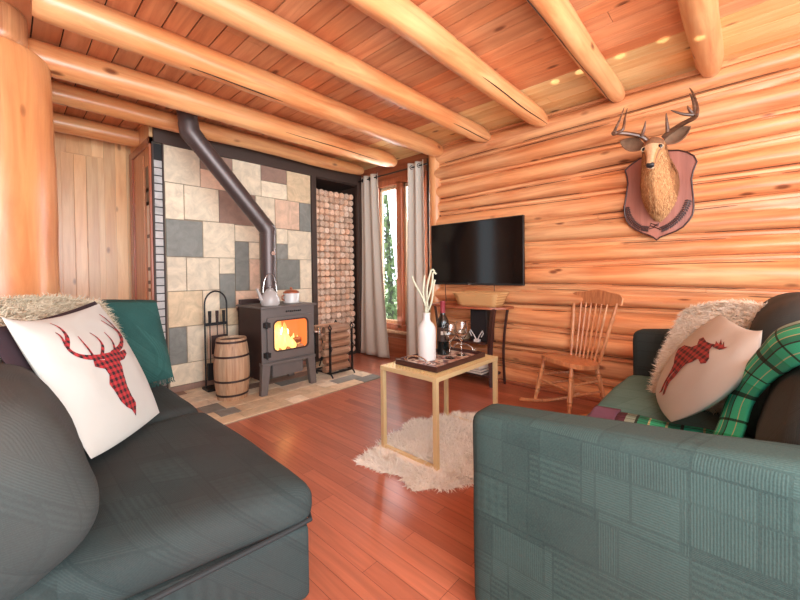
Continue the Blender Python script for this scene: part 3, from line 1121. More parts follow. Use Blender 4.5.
def ring(mb, outer, inner, y0, y1):
    """flat frame between two outlines with the same number of points (x, z), thickness y0..y1"""
    n = len(outer)
    vs = [(x, y, z) for y in (y0, y1) for ol in (outer, inner) for x, z in ol]
    fs = []
    for i in range(n):
        j = (i+1) % n
        fs += [(i, j, n+j, n+i), (2*n+i, 3*n+i, 3*n+j, 2*n+j), (i, 2*n+i, 2*n+j, j), (n+i, n+j, 3*n+j, 3*n+i)]
    return mb.add(vs, fs, 0.5)


def rr(x0, x1, z0, z1, r, n=8, arch=0.0):
    pts = []
    for cx, cz, a0 in ((x1-r, z1-r, 0), (x0+r, z1-r, PI/2), (x0+r, z0+r, PI), (x1-r, z0+r, 1.5*PI)):
        for k in range(n):
            a = a0+PI/2*k/(n-1)
            px, pz = cx+r*math.cos(a), cz+r*math.sin(a)
            if arch and pz > z1-r*1.01:
                u = (px-x0)/(x1-x0)*2-1
                pz += arch*(1-u*u)
            pts.append((px, pz))
    return pts


cx0, cx1 = sx0+0.06, sx1-0.055
mb = MB()
ring(mb, rr(sx0, sx1, zb, zt, 0.005), rr(cx0+0.02, cx1-0.02, zb+0.06, zt-0.10, 0.02), sy0, sy0+0.02)
mb.build('front_frame', 'stove', st, smooth=False, bevel=0.003)
door = ring(MB(), rr(cx0-0.01, cx1+0.02, zb+0.03, zt-0.095, 0.02, arch=0.035), rr(cx0+0.055, cx1-0.045, zb+0.12, zt-0.135, 0.045, arch=0.014), sy0-0.03, sy0).build('fire_door', 'stove', st, smooth=False, bevel=0.005)
MB().bb(cx0+0.04, cx1-0.03, sy0-0.014, sy0-0.008, zb+0.10, zt-0.10).build('door_glass', 'pane', door, smooth=False)
ring(MB(), rr(cx0+0.047, cx1-0.037, zb+0.112, zt-0.127, 0.05, arch=0.014), rr(cx0+0.061, cx1-0.051, zb+0.126, zt-0.141, 0.045, arch=0.014), sy0-0.034, sy0-0.028).build('glass_rim', 'stove_side', door, smooth=False)
for z in (zb+0.07, zt-0.19):
    mb = MB()
    mb.bb(sx0+0.015, sx0+0.075, sy0-0.045, sy0-0.002, z, z+0.05)
    mb.tube([(sx0+0.035, sy0-0.045, z-0.01), (sx0+0.035, sy0-0.045, z+0.06)], 0.012, 10)
    mb.build('hinge', 'black', door, smooth=False)
mb = MB()
mb.tube([(sx1-0.03, sy0-0.02, 0.60), (sx1-0.03, sy0-0.07, 0.60), (sx1+0.01, sy0-0.09, 0.60)], 0.008, 8)
for k in range(7):
    mb.lathe([(0.004, 0), (0.013, 0.003), (0.013, 0.009), (0.004, 0.012)], (sx1+0.012, sy0-0.09, 0.56+k*0.013), 12)
mb.build('door_handle', 'mirror_metal', door)
mb = MB()
for k in range(8):
    mb.tube([(sx0+0.28+k*0.024, sy0-0.004, zt-0.045+0.006*math.sin(k*1.9)), (sx0+0.28+k*0.024, sy0+0.002, zt-0.045)], 0.008 if k % 2 else 0.011, 8)
mb.build('ornament', 'black', st)
ash = ring(MB(), rr(sx0+0.13, sx1-0.13, zb-0.16, zb-0.01, 0.01), rr(sx0+0.15, sx1-0.15, zb-0.14, zb-0.03, 0.01), sy0+0.03, sy0+0.035)
ash.bb(sx0+0.13, sx1-0.13, sy0+0.035, sy1-0.08, zb-0.16, zb)
ash.build('ash_drawer', 'stove', st, smooth=False, bevel=0.004)
MB().bb(sx0-0.005, sx1+0.005, sy0-0.02, sy0+0.06, zb-0.02, zb+0.012).build('lower_ledge', 'stove', st, smooth=False, bevel=0.004)
for (lx, ly, s) in ((sx0+0.045, sy0+0.02, -1), (sx1-0.045, sy0+0.02, 1), (sx0+0.045, sy1-0.05, -1), (sx1-0.045, sy1-0.05, 1)):
    mb = MB()
    w0, w1 = 0.045, 0.034
    vs = []
    for z, w, o in ((zb-0.01, w0, 0), (0.012, w1, 0.028*s)):
        for a, b in ((-w, -0.03), (w, -0.03), (w, 0.03), (-w, 0.03)):
            vs.append((lx+a+o, ly+b, z))
    mb.add(vs, [(0, 1, 2, 3), (7, 6, 5, 4), (0, 4, 5, 1), (1, 5, 6, 2), (2, 6, 7, 3), (3, 7, 4, 0)])
    mb.build('leg', 'stove', st, smooth=False, bevel=0.004)

# the fire
emf, nt, p = nodes_of('flame')
tc = N(nt, 'ShaderNodeTexCoord')
sp = N(nt, 'ShaderNodeSeparateXYZ')
L(nt, tc.outputs['Object'], sp.inputs[0])
mr = N(nt, 'ShaderNodeMapRange')
mr.inputs[1].default_value = 0.42
mr.inputs[2].default_value = 0.78
L(nt, sp.outputs['Z'], mr.inputs[0])
nz = N(nt, 'ShaderNodeTexNoise', Scale=14.0, Detail=3.0)
L(nt, tc.outputs['Object'], nz.inputs['Vector'])
aa = N(nt, 'ShaderNodeMath', operation='MULTIPLY_ADD')
L(nt, nz.outputs['Fac'], aa.inputs[0])
aa.inputs[1].default_value = 0.9
aa.inputs[2].default_value = -0.45
bb_ = N(nt, 'ShaderNodeMath', operation='ADD')
L(nt, aa.outputs[0], bb_.inputs[0])
L(nt, mr.outputs[0], bb_.inputs[1])
cr = N(nt, 'ShaderNodeValToRGB')
cr.color_ramp.elements[0].color = (1.0, 0.62, 0.16, 1)
cr.color_ramp.elements[1].color = (0.95, 0.25, 0.04, 1)
e = cr.color_ramp.elements.new(0.45)
e.color = (1.0, 0.72, 0.22, 1)
L(nt, bb_.outputs[0], cr.inputs[0])
L(nt, cr.outputs[0], p.inputs['Emission Color'])
p.inputs['Emission Strength'].default_value = 1.5
p.inputs['Base Color'].default_value = (0, 0, 0, 1)
M['flame'] = emf
ember, nt, p = nodes_of('glowing_bricks')
p.inputs['Base Color'].default_value = srgb(150, 70, 40)
p.inputs['Emission Color'].default_value = (1, 0.22, 0.05, 1)
p.inputs['Emission Strength'].default_value = 0.8
M['ember'] = ember
mb = MB()
mb.bb(sx0+0.03, sx1-0.03, sy0+0.26, sy0+0.30, zb+0.03, zt-0.02)
mb.bb(sx0+0.025, sx0+0.05, sy0+0.03, sy0+0.28, zb+0.03, zt-0.02)
mb.bb(sx1-0.05, sx1-0.025, sy0+0.03, sy0+0.28, zb+0.03, zt-0.02)
mb.build('firebrick_lining', 'ember', st, smooth=False)
random.seed(3)
fl = MB()
for k in range(9):
    fx = 1.885+0.034*k
    hh = [0.26, 0.32, 0.36, 0.37, 0.34, 0.30, 0.24, 0.17, 0.12][k]
    fy = sy0+0.12+0.03*math.sin(k*2.2)
    fl.tube([(fx+0.012*math.sin(k+q*4), fy, zb+0.10+hh*q) for q in (0, .15, .35, .55, .75, .9, 1)], [0.024, 0.040, 0.043, 0.036, 0.026, 0.014, 0.002], 10)
for k in range(5):
    fx = 2.12+0.035*k
    fl.tube([(fx+0.01*math.sin(k*3+q*3), sy0+0.17, zb+0.10+(0.12+0.03*(k % 2))*q) for q in (0, .3, .6, 1)], [0.025, 0.03, 0.018, 0.002], 8)
fl.build('flames', 'flame', st)
for k, (y, z, r) in enumerate(((sy0+0.10, zb+0.075, 0.045), (sy0+0.19, zb+0.08, 0.05), (sy0+0.15, zb+0.15, 0.04))):
    mb = MB()
    wobble_log(mb, (sx0+0.09, y, z), (sx1-0.08, y+0.02, z+0.02), r, r, 14, 12, seed=40+k, amp=0.15)
    tag(mb.build('burning_log', 'bark'), ('half-burnt log at the front of the fire in the wood stove', 'half-burnt log at the back of the fire in the wood stove', 'half-burnt log lying on top of the two others in the stove')[k], 'firewood', 'logs burning in the stove')
pl_ = bpy.data.lights.new('fire_glow', 'POINT')
pl_.energy = 9
pl_.color = (1, 0.45, 0.15)
pl_.shadow_soft_size = 0.06
po = bpy.data.objects.new('fire_glow', pl_)
COL.objects.link(po)
po.location = (2.05, sy0+0.08, 0.62)

# stovepipe
pp = thing('stovepipe', 'dark metal stovepipe rising from the stove and slanting up to the ceiling', 'stovepipe', (1.97, 3.80, zt+0.022))
B0, B1, T0, T1 = Vector((1.97, 3.80, zt+0.022)), Vector((1.97, 3.80, 1.73)), Vector((1.225, 3.84, 2.60)), Vector((1.20, 3.86, ZC))
R = 0.083
MB().tube([B0, B1+Vector((0, 0, -0.06))], R, 28).build('lower_pipe', 'pipe', pp)
MB().tube([B1+Vector((0, 0, -0.06)), B1, B1+(T0-B1)*0.07], [R+0.004, R+0.006, R+0.004], 28).build('elbow', 'pipe', pp)
MB().tube([B1+(T0-B1)*0.05, T0-(T0-B1)*0.05], R*1.02, 28).build('slanted_pipe', 'pipe', pp)
mb = MB()
mb.tube([T0-(T0-B1)*0.08, T0, T0+Vector((-.01, 0, 0.08))], [R*1.07, R*1.1, R*1.07], 28)
mb.build('elbow', 'pipe', pp)
MB().tube([T0+Vector((0, 0, 0.02)), T1], R*1.04, 28).build('upper_pipe', 'pipe', pp)
d = (T0-B1).normalized()
for q in (0.08, 0.17, 0.55, 0.86, 0.93):
    c = B1+(T0-B1)*q
    MB().tube([c-d*0.005, c+d*0.005], R*1.02+0.003, 28).build('seam_band', 'pipe', pp)
for z in (1.42, 1.68):
    MB().tube([(1.97, 3.80, z-0.005), (1.97, 3.80, z+0.005)], R+0.003, 28).build('seam_band', 'pipe', pp)
mb = MB()
mb.tube([(1.97, 3.72, 1.47), (1.97, 3.685, 1.47)], 0.022, 16)
mb.tube([(1.99, 3.715, 1.47), (1.99, 3.69, 1.52)], 0.004, 8)
mb.build('damper_knob', 'mirror_metal', pp)

# kettle
kx, ky, kz = 1.885, 3.61, zt+0.0225
kt = thing('kettle', 'grey-white enamel kettle with a tall wire handle on the left of the stove top', 'kettle', (kx, ky, kz))
MB().lathe([(0.078, 0), (0.092, 0.012), (0.097, 0.045), (0.09, 0.09), (0.07, 0.13), (0.045, 0.155), (0.040, 0.16), (0.0, 0.16)], (kx, ky, kz), 30).build('body', 'kettle', kt)
MB().lathe([(0.042, 0.158), (0.040, 0.170), (0.02, 0.182), (0.008, 0.186), (0.009, 0.196), (0.014, 0.203), (0.0, 0.21)], (kx, ky, kz), 24).build('lid', 'kettle', kt)
MB().tube([(kx-0.07, ky, kz+0.05), (kx-0.10, ky, kz+0.08), (kx-0.12, ky, kz+0.14), (kx-0.145, ky, kz+0.185)], [0.026, 0.02, 0.014, 0.012], 12).build('spout', 'kettle', kt)
MB().tube([(kx+0.075*math.cos(a), ky, kz+0.145+0.19*math.sin(a)) for a in [PI*k/18 for k in range(19)]], 0.004, 8).build('handle', 'mirror_metal', kt)
# crock
px_, py_ = 2.23, 3.78
ck = thing('lidded_crock', 'white lidded crock with a brown lid on the right of the stove top', 'crock', (px_, py_, kz))
MB().lathe([(0.078, 0), (0.086, 0.008), (0.088, 0.10), (0.083, 0.112), (0.0, 0.112)], (px_, py_, kz), 30).build('body', 'white', ck)
MB().lathe([(0.09, 0.112), (0.09, 0.122), (0.06, 0.145), (0.015, 0.15), (0.012, 0.165), (0.018, 0.175), (0.0, 0.18)], (px_, py_, kz), 30).build('lid', 'redwood', ck)
MB().tube([(px_-0.09, py_, kz+0.09), (px_-0.115, py_, kz+0.08), (px_-0.115, py_, kz+0.05), (px_-0.088, py_, kz+0.035)], 0.008, 8).build('handle', 'redwood', ck)

# barrel
bx, by = 1.555, 3.79
br_ = thing('wooden_barrel', 'small pale wooden barrel with dark hoops standing left of the stove', 'barrel', (bx, by, 0.012))
NS = 16


def barrel_r(t):
    return 0.140+0.028*math.sin(PI*t)


mb = MB()
for k in range(NS):
    a0, a1 = 2*PI*k/NS+0.006, 2*PI*(k+1)/NS-0.006

    def sf(u, v, a0=a0, a1=a1):
        a = a0+(a1-a0)*u
        r = barrel_r(v)
        return (bx+r*math.cos(a), by+r*math.sin(a), 0.012+0.60*v)
    mb.grid(sf, 4, 16, uv=False)
mb.lathe([(0.136, 0.005), (0.162, 0.3), (0.136, 0.595), (0.125, 0.6), (0.118, 0.56), (0.0, 0.56)], (bx, by, 0.012), 32, tone=0.3)
mb.uv = [(0, 0)]*len(mb.v)
mb.build('staves', 'barrel', br_)
for z in (0.05, 0.19, 0.43, 0.57):
    r = barrel_r(z/0.6)
    MB().lathe([(r, -0.01), (r+0.004, -0.01), (r+0.005, 0.01), (r, 0.01)], (bx, by, 0.012+z), 40).build('hoop', 'stove_side', br_)

# fireplace tools on an arched stand
tx, ty = 1.57, 4.22
ft = thing('fireplace_tool_set', 'black iron fireplace tool stand with an arched top behind the barrel', 'fireplace tools', (tx, ty, 0.012))
mb = MB()
hw = 0.115
arch = [(tx-hw, ty, 0.03), (tx-hw, ty, 0.5), (tx-hw, ty, 0.93)]+[(tx-hw*math.cos(a), ty, 0.93+0.14*math.sin(a)) for a in [PI*k/14 for k in range(1, 14)]]+[(tx+hw, ty, 0.93), (tx+hw, ty, 0.5), (tx+hw, ty, 0.03)]
mb.tube(arch, 0.009, 8)
mb.bb(tx-0.13, tx+0.13, ty-0.10, ty+0.08, 0.012, 0.035)
mb.bb(tx-hw, tx+hw, ty-0.012, ty+0.012, 0.70, 0.73)
mb.build('stand', 'black', ft)
for k, dx in enumerate((-0.075, 0.0, 0.07)):
    hd = thing('fireplace_tool', None, None)
    bpy.data.objects.remove(hd)
    nm = ('hearth_brush', 'fire_shovel', 'fire_poker')[k]
    mb = MB()
    mb.tube([(tx+dx, ty-0.03, 0.26 if k != 1 else 0.5), (tx+dx, ty-0.03, 0.72)], 0.006, 8)
    mb.tube([(tx+dx, ty-0.03, 0.72), (tx+dx, ty-0.03, 0.86)], [0.014, 0.018], 10)
    if k == 0:
        mb.bb(tx+dx-0.03, tx+dx+0.03, ty-0.05, ty-0.01, 0.12, 0.30)
    if k == 1:
        mb.bb(tx+dx-0.075, tx+dx+0.09, ty-0.075, ty-0.06, 0.40, 0.60)
        mb.bb(tx+dx-0.06, tx+dx+0.075, ty-0.10, ty-0.06, 0.40, 0.415)
    if k == 2:
        mb.tube([(tx+dx, ty-0.03, 0.26), (tx+dx+0.03, ty-0.04, 0.20), (tx+dx+0.05, ty-0.04, 0.24)], 0.006, 8)
    o = mb.build(nm, 'black' if k != 1 else 'stove_side', bevel=0.002)
    tag(o, ('black hearth brush hanging on the fireplace tool stand, leftmost', 'dark fire shovel with a wide blade hanging on the fireplace tool stand', 'black fire poker hanging on the fireplace tool stand, rightmost')[k], ('brush', 'shovel', 'poker')[k], 'fireplace tools on the stand')

# log rack right of the stove
rx0, rx1, ry, ry1 = 2.60, 2.93, 3.60, 3.88
lr = thing('log_rack', 'black wrought iron log rack on the hearth right of the stove', 'log rack', ((rx0+rx1)/2, (ry+ry1)/2, 0.012))
for x in (rx0+0.01, rx1+0.01):
    mb = MB()
    mb.bar((x, ry-0.02, 0.05), (x, ry-0.02, 0.56), 0.02)
    mb.bar((x, ry1+0.02, 0.05), (x, ry1+0.02, 0.56), 0.02)
    mb.bar((x, ry-0.02, 0.06), (x, ry1+0.02, 0.06), 0.02)
    for yy in (ry-0.02, ry1+0.02):
        mb.tube([(x, yy, 0.55), (x, yy-0.03, 0.60), (x, yy, 0.635), (x, yy+0.03, 0.60), (x, yy+0.005, 0.575)], 0.008, 8)
        mb.tube([(x, yy, 0.06), (x, yy-0.035, 0.035), (x, yy-0.05, 0.014)], 0.009, 8)
        mb.tube([(x, yy-0.008, 0.30), (x, yy-0.04, 0.36), (x, yy-0.008, 0.40)], 0.006, 8)
    mb.tube([(x, ry+0.03, 0.12), (x, ry+0.12, 0.34), (x, ry+0.14, 0.46), (x, ry+0.10, 0.34), (x, ry+0.2, 0.12)], 0.008, 8)
    mb.build('end_frame', 'black', lr)
mb = MB()
for y in (ry-0.02, ry+0.14, ry1+0.02):
    mb.bar((rx0, y, 0.06), (rx1+0.02, y, 0.06), 0.018)
mb.build('bottom_rails', 'black', lr)
random.seed(12)
names = ['topmost', 'second from the top', 'third from the top', 'third from the bottom', 'second from the bottom', 'lowest']
for i in range(6):
    z = 0.11+0.093*i
    for j in range(3):
        if j and i < 5:
            continue
        mb = MB()
        wobble_log(mb, (rx0-0.03+random.uniform(-.015, .01), ry+0.045+0.094*j, z), (rx1-0.01+random.uniform(-.01, .02), ry+0.045+0.094*j, z), 0.045, 0.045, 16, 12, seed=60+i*3+j, amp=0.08, bend=0.004)
        o = mb.build('firewood_log', 'bark')
        if j == 0:
            tag(o, 'brown log in the iron rack by the stove, %s of the stack' % names[5-i], 'firewood', 'logs in the iron rack')
        else:
            tag(o, ('brown log just behind the topmost log of the iron rack', 'brown log at the very back of the iron rack, top layer')[j-1], 'firewood', 'logs in the iron rack')

# log ends in the tall niche
random.seed(4)
ORD = ['first', 'second', 'third', 'fourth', 'fifth', 'sixth', 'seventh', 'eighth', 'ninth', 'tenth', 'eleventh', 'twelfth', 'thirteenth', 'fourteenth', 'fifteenth', 'sixteenth', 'seventeenth', 'eighteenth', 'nineteenth', 'twentieth', 'twenty-first', 'twenty-second', 'twenty-third', 'twenty-fourth', 'twenty-fifth', 'twenty-sixth', 'twenty-seventh']
base = None
cols = 8
rad = 0.0445
for rwi in range(27):
    for ci in range(cols):
        x = 3.062+ci*0.0895+(0.012 if ci > 3 else 0)+random.uniform(-.003, .003)
        z = 0.07+rwi*0.0905+random.uniform(-.003, .003)
        y = 4.47+random.uniform(-0.012, 0.012)
        if base is None:
            mb = MB()
            n = 14
            prof = [(0.0, 0.0), (0.030, 0.0), (0.040, 0.002), (0.0435, 0.008), (0.044, 0.20), (0.043, 0.42), (0.0, 0.42)]
            A = Matrix.Rotation(-PI/2, 3, 'X')
            mb.lathe(prof, (0, 0, 0), n, axis=A)
            base = mb.build('stacked_log', 'logend', weld=True)
            o = base
        else:
            o = base.copy()
            COL.objects.link(o)
        o.location = (x, y, z)
        o.rotation_euler = (0, random.random()*6, 0)
        tag(o, 'small sawn log end, %s from the left in the %s row down the niche' % (ORD[ci], ORD[26-rwi]), 'firewood', 'logs stacked in the wall niche')
MB().bb(3.001, 3.799, 4.47, 4.9, 0.02, 0.026).build('niche_floor', 'darkframe', smooth=False)['kind'] = 'structure'

# measured cushion outlines (3 x 3 control points) and print outlines
DG = [[(-0.01, 1.949, 1.109), (0.12, 2.121, 1.074), (0.341, 2.5, 1.104)], [(0.092, 1.874, 0.859), (0.247, 2.096, 0.833), (0.477, 2.433, 0.804)], [(0.209, 1.786, 0.567), (0.36, 1.996, 0.535), (0.553, 2.286, 0.517)]]
MG = [[(2.733, 0.101, 0.995), (2.335, 0.007, 0.973), (2.163, -0.053, 0.99)], [(2.836, 0.297, 0.755), (2.294, 0.133, 0.777), (1.963, 0.044, 0.773)], [(2.611, 0.387, 0.538), (2.355, 0.329, 0.52), (2.114, 0.252, 0.536)]]
FL = [[(-0.156, 2.073, 1.109), (0.082, 2.48, 1.14), (0.392, 2.913, 1.078)], [(-0.11, 1.98, 0.932), (0.103, 2.289, 0.902), (0.473, 2.779, 0.799)], [(-0.043, 1.893, 0.726), (0.149, 2.103, 0.626), (0.491, 2.518, 0.491)]]
PL = [[(-0.049, 1.957, 1.072), (0.118, 2.22, 1.071), (0.339, 2.61, 1.113)], [(0.02, 1.905, 0.9), (0.209, 2.182, 0.877), (0.453, 2.53, 0.835)], [(0.162, 1.903, 0.658), (0.267, 2.008, 0.594), (0.467, 2.288, 0.554)]]
FR = [[(2.973, 0.257, 0.975), (2.855, 0.064, 1.033), (2.717, -0.102, 1.021)], [(2.909, 0.352, 0.73), (2.761, 0.126, 0.785), (2.617, -0.077, 0.81)], [(2.808, 0.413, 0.471), (2.638, 0.184, 0.489), (2.533, -0.025, 0.592)]]
DP={
'head' : [(0.523, 0.422), (0.505, 0.475), (0.404, 0.447), (0.382, 0.502), (0.457, 0.539), (0.463, 0.589), (0.428, 0.648), (0.448, 0.705), (0.459, 0.781), (0.497, 0.83), (0.552, 0.862), (0.596, 0.913), (0.624, 0.833), (0.602, 0.779), (0.596, 0.7), (0.604, 0.619), (0.639, 0.553), (0.643, 0.514), (0.718, 0.507), (0.793, 0.466), (0.803, 0.427), (0.701, 0.44), (0.644, 0.427)] ,
'a1' : [(0.536, 0.45), (0.373, 0.422), (0.297, 0.374), (0.278, 0.306), (0.309, 0.209), (0.302, 0.171)] ,
'a2' : [(0.278, 0.306), (0.359, 0.218), (0.391, 0.124), (0.383, 0.068)] ,
'a3' : [(0.425, 0.412), (0.432, 0.321), (0.451, 0.235)] ,
'a4' : [(0.512, 0.433), (0.6, 0.352), (0.626, 0.275), (0.61, 0.219)] ,
'b1' : [(0.622, 0.44), (0.789, 0.392), (0.915, 0.308), (0.913, 0.222), (0.903, 0.131), (0.888, 0.08)] ,
'b2' : [(0.655, 0.439), (0.738, 0.34), (0.747, 0.241)] ,
'b3' : [(0.851, 0.355), (0.901, 0.273), (0.864, 0.197), (0.835, 0.136)] ,
}
MP={
'body' : [(0.222, 0.566), (0.158, 0.501), (0.198, 0.441), (0.346, 0.42), (0.408, 0.376), (0.331, 0.315), (0.354, 0.279), (0.466, 0.305), (0.567, 0.3), (0.599, 0.356), (0.703, 0.418), (0.72, 0.464), (0.676, 0.493), (0.606, 0.473), (0.59, 0.5), (0.582, 0.526), (0.527, 0.573), (0.499, 0.641), (0.487, 0.777), (0.56, 0.876), (0.523, 0.905), (0.419, 0.789), (0.402, 0.68), (0.391, 0.737), (0.467, 0.884), (0.405, 0.924), (0.414, 0.884), (0.342, 0.726), (0.314, 0.645)] ,
'p' : [(0.515, 0.304), (0.597, 0.319), (0.689, 0.311), (0.721, 0.284), (0.737, 0.253), (0.698, 0.267), (0.621, 0.222), (0.659, 0.267), (0.562, 0.215), (0.616, 0.272), (0.541, 0.255), (0.577, 0.288)] ,
}

# ================================================================== CURTAINS


def curtain(name, label, y0t, y1t, y0b, y1b, zt_, zb_, xw, seed):
    t = thing(name, label, 'curtain', (xw, (y0t+y1t)/2, zb_), 'grey curtains at the window')

    def f(u, v):
        e = v**1.5
        ya = y0t+(y0b-y0t)*e
        yb = y1t+(y1b-y1t)*e
        y = ya+(yb-ya)*u
        w = 0.030*math.sin(u*PI*5.0+seed)+0.012*math.sin(u*17+v*3+seed)*v
        return (xw-0.01+w*(1-0.15*v)+0.01*math.sin(v*5+seed)*v, y, zt_+(zb_-zt_)*v)
    MB().grid(f, 90, 40).build('cloth', 'curtain', t, solid=0.004, ang=80)
    mb = MB()
    for k in range(5):
        y = y0t+(y1t-y0t)*(k+0.5)/5
        R_ = Matrix.Rotation(0.5*(-1)**k, 3, 'Z') @ Matrix.Rotation(PI/2, 3, 'X')
        mb.lathe([(0.020, -0.003), (0.030, -0.003), (0.030, 0.003), (0.020, 0.003), (0.020, -0.003)], (xw-0.006, y, zt_-0.055), 18, axis=R_)
    mb.build('eyelets', 'black', t)
    return t


curtain('window_curtain', 'grey curtain hanging on the left side of the window by the firewood niche', 4.28, 3.90, 4.33, 3.70, 2.70, 0.02, 3.745, 0.4)
curtain('window_curtain', 'grey curtain on the right side of the window beside the television', 3.35, 3.03, 3.40, 3.00, 2.70, 0.04, 3.745, 1.7)
rd = thing('curtain_rod', 'thin black curtain rod above the window', 'curtain rod', (3.74, 3.6, 2.64))
mb = MB()
mb.tube([(3.74, 2.99, 2.645), (3.74, 4.34, 2.645)], 0.010, 12)
mb.build('rod', 'black', rd)
mb = MB()
for y in (3.02, 4.32):
    mb.tube([(3.74, y, 2.645), (XG, y, 2.645)], 0.007, 8)
mb.build('brackets', 'black', rd)

# ================================================================== TELEVISION
tv = thing('television', 'large flat black television mounted on the log wall', 'television', (XW-0.06, 2.37, 1.45))
tx_ = XW-0.135
ya, yb, za, zc_ = 1.705, 2.935, 1.092, 1.84
mb = MB()
mb.bb(tx_, tx_+0.035, ya, yb, za, zc_)
mb.bb(tx_+0.035, tx_+0.06, ya+0.2, yb-0.2, za+0.1, zc_-0.15)
mb.build('casing', plain('tv_casing', (14, 13, 13), 0.3), tv, smooth=False, bevel=0.004)
MB().bb(tx_-0.0015, tx_+0.004, ya+0.012, yb-0.012, za+0.022, zc_-0.010).build('screen', 'screen', tv, smooth=False)
mb = MB()
mb.bb(tx_+0.05, XW-0.02, 2.3, 2.5, 1.35, 1.6)
mb.build('wall_mount', 'black', tv, smooth=False)
mb = MB()
mb.bb(tx_-0.003, tx_+0.001, 2.36, 2.385, za+0.006, za+0.014)
mb.build('indicator', 'mirror_metal', tv, smooth=False)
mb = MB()
for y in (2.05, 2.72):
    mb.tube([(XW-0.13, y, 1.12), (XW-0.125, y+0.005, 1.0), (XW-0.12, y, 0.88)], 0.0035, 6)
mb.build('cable', 'black', tv)

# ================================================================== CONSOLE UNDER THE TV
ct = thing('console_table', 'dark bow-fronted console table with curved legs under the television', 'table', (3.66, 2.33, 0))
zt2 = 0.865
top = [(3.77, 1.84), (3.77, 2.86), (3.60, 2.86), (3.52, 2.72), (3.47, 2.5), (3.46, 2.35), (3.47, 2.2), (3.52, 1.98), (3.60, 1.84)]
MB().prism(top, lambda x, y, s: (x, y, zt2-0.022*s)).build('table_top', 'redwood_y', ct, smooth=False, bevel=0.004)
for k, (x, y, sx_, sy_) in enumerate(((3.57, 2.02, -1, -1), (3.57, 2.68, -1, 1), (3.77, 1.97, 0, -1), (3.77, 2.73, 0, 1))):
    mb = MB()
    pts = [(x+sx_*0.04*q*q*0+sx_*0.02*q, y+sy_*(0.075*max(0, q-0.35)**1.5*1.6+0.02*(1-q)**2), 0.0+(zt2-0.02)*q) for q in [i/12 for i in range(13)]]
    w = 0.028 if k == 0 else 0.014
    for i in range(12):
        mb.bar(pts[i], (pts[i+1][0], pts[i+1][1], pts[i+1][2]+0.004), w*1.5, w*1.5)
    mb.build('leg', 'darkwood', ct, smooth=False)
MB().bb(3.53, 3.78, 2.00, 2.70, 0.10, 0.125).build('lower_shelf', 'darkwood', ct, smooth=False, bevel=0.004)
MB().bb(3.53, 3.78, 2.06, 2.66, 0.45, 0.47).build('middle_shelf', 'darkwood', ct, smooth=False, bevel=0.004)
sp_ = thing('speaker_cabinet', 'tall black box standing in the console table under the television', 'speaker', (3.68, 2.17, 0.47))
MB().bb(3.60, 3.77, 2.07, 2.28, 0.472, 0.835).build('cabinet', 'black', sp_, smooth=False, bevel=0.006)
MB().bb(3.594, 3.60, 2.085, 2.265, 0.49, 0.82).build('grille', plain('grille_cloth', (26, 20, 22), 0.9), sp_, smooth=False)
mb = MB()
for s in (-1, 1):
    mb.tube([(3.56, 2.17+s*0.012, 0.50), (3.555, 2.17+s*0.035, 0.545), (3.55, 2.17+s*0.075, 0.60), (3.55, 2.17+s*0.085, 0.57), (3.55, 2.17+s*0.06, 0.53)], 0.006, 8)
mb.bb(3.54, 3.585, 2.14, 2.2, 0.472, 0.50)
tag(mb.build('antler_ornament', 'white'), 'small white curly ornament in front of the black box on the console shelf', 'ornament')
mb = MB()
mb.bb(3.56, 3.70, 2.34, 2.46, 0.472, 0.56)
tag(mb.build('wooden_box', 'barrel', smooth=False, bevel=0.005), 'small orange-brown wooden box on the middle shelf of the console table', 'box')
# basket
wk, nt, p = nodes_of('wicker')
tc = N(nt, 'ShaderNodeTexCoord')
w1 = N(nt, 'ShaderNodeTexWave', bands_direction='Y', Scale=28.0)
w2 = N(nt, 'ShaderNodeTexWave', bands_direction='Z', Scale=36.0)
L(nt, tc.outputs['Object'], w1.inputs['Vector'])
L(nt, tc.outputs['Object'], w2.inputs['Vector'])
ml = N(nt, 'ShaderNodeMath', operation='MULTIPLY')
L(nt, w1.outputs['Fac'], ml.inputs[0])
L(nt, w2.outputs['Fac'], ml.inputs[1])
mx = N(nt, 'ShaderNodeMix', data_type='RGBA')
mx.inputs['A'].default_value = srgb(196, 138, 84)
mx.inputs['B'].default_value = srgb(250, 212, 150)
L(nt, ml.outputs[0], mx.inputs['Factor'])
L(nt, mx.outputs['Result'], p.inputs['Base Color'])
p.inputs['Roughness'].default_value = 0.6
bp = N(nt, 'ShaderNodeBump', Strength=0.5, Distance=0.005)
L(nt, ml.outputs[0], bp.inputs['Height'])
L(nt, bp.outputs['Normal'], p.inputs['Normal'])
M['wicker'] = wk
bk = thing('wicker_basket', 'long pale wicker basket on the console table below the television', 'basket', (3.62, 2.17, zt2))
by0, by1 = 1.885, 2.44


def loop(t):
    g = 0.055*(1-t)
    return [(3.50+g*0.6, by0+g), (3.74-g*0.6, by0+g), (3.74-g*0.6, by1-g), (3.50+g*0.6, by1-g)]


mb = MB()
for a, b in ((0, 1), (1, 2), (2, 3), (3, 0)):
    def f(u, v, a=a, b=b):
        P_ = loop(v)
        return (P_[a][0]+(P_[b][0]-P_[a][0])*u, P_[a][1]+(P_[b][1]-P_[a][1])*u, zt2+0.002+0.145*v)
    mb.grid(f, 8, 6, uv=False)
mb.bb(3.535, 3.705, by0+0.055, by1-0.055, zt2+0.001, zt2+0.01)
mb.build('body', 'wicker', bk, solid=0.008)
lp = loop(1.0)
mb = MB()
mb.tube([(x, y, zt2+0.148) for x, y in lp+lp[:1]], 0.011, 8)
mb.build('rim', 'wicker', bk)
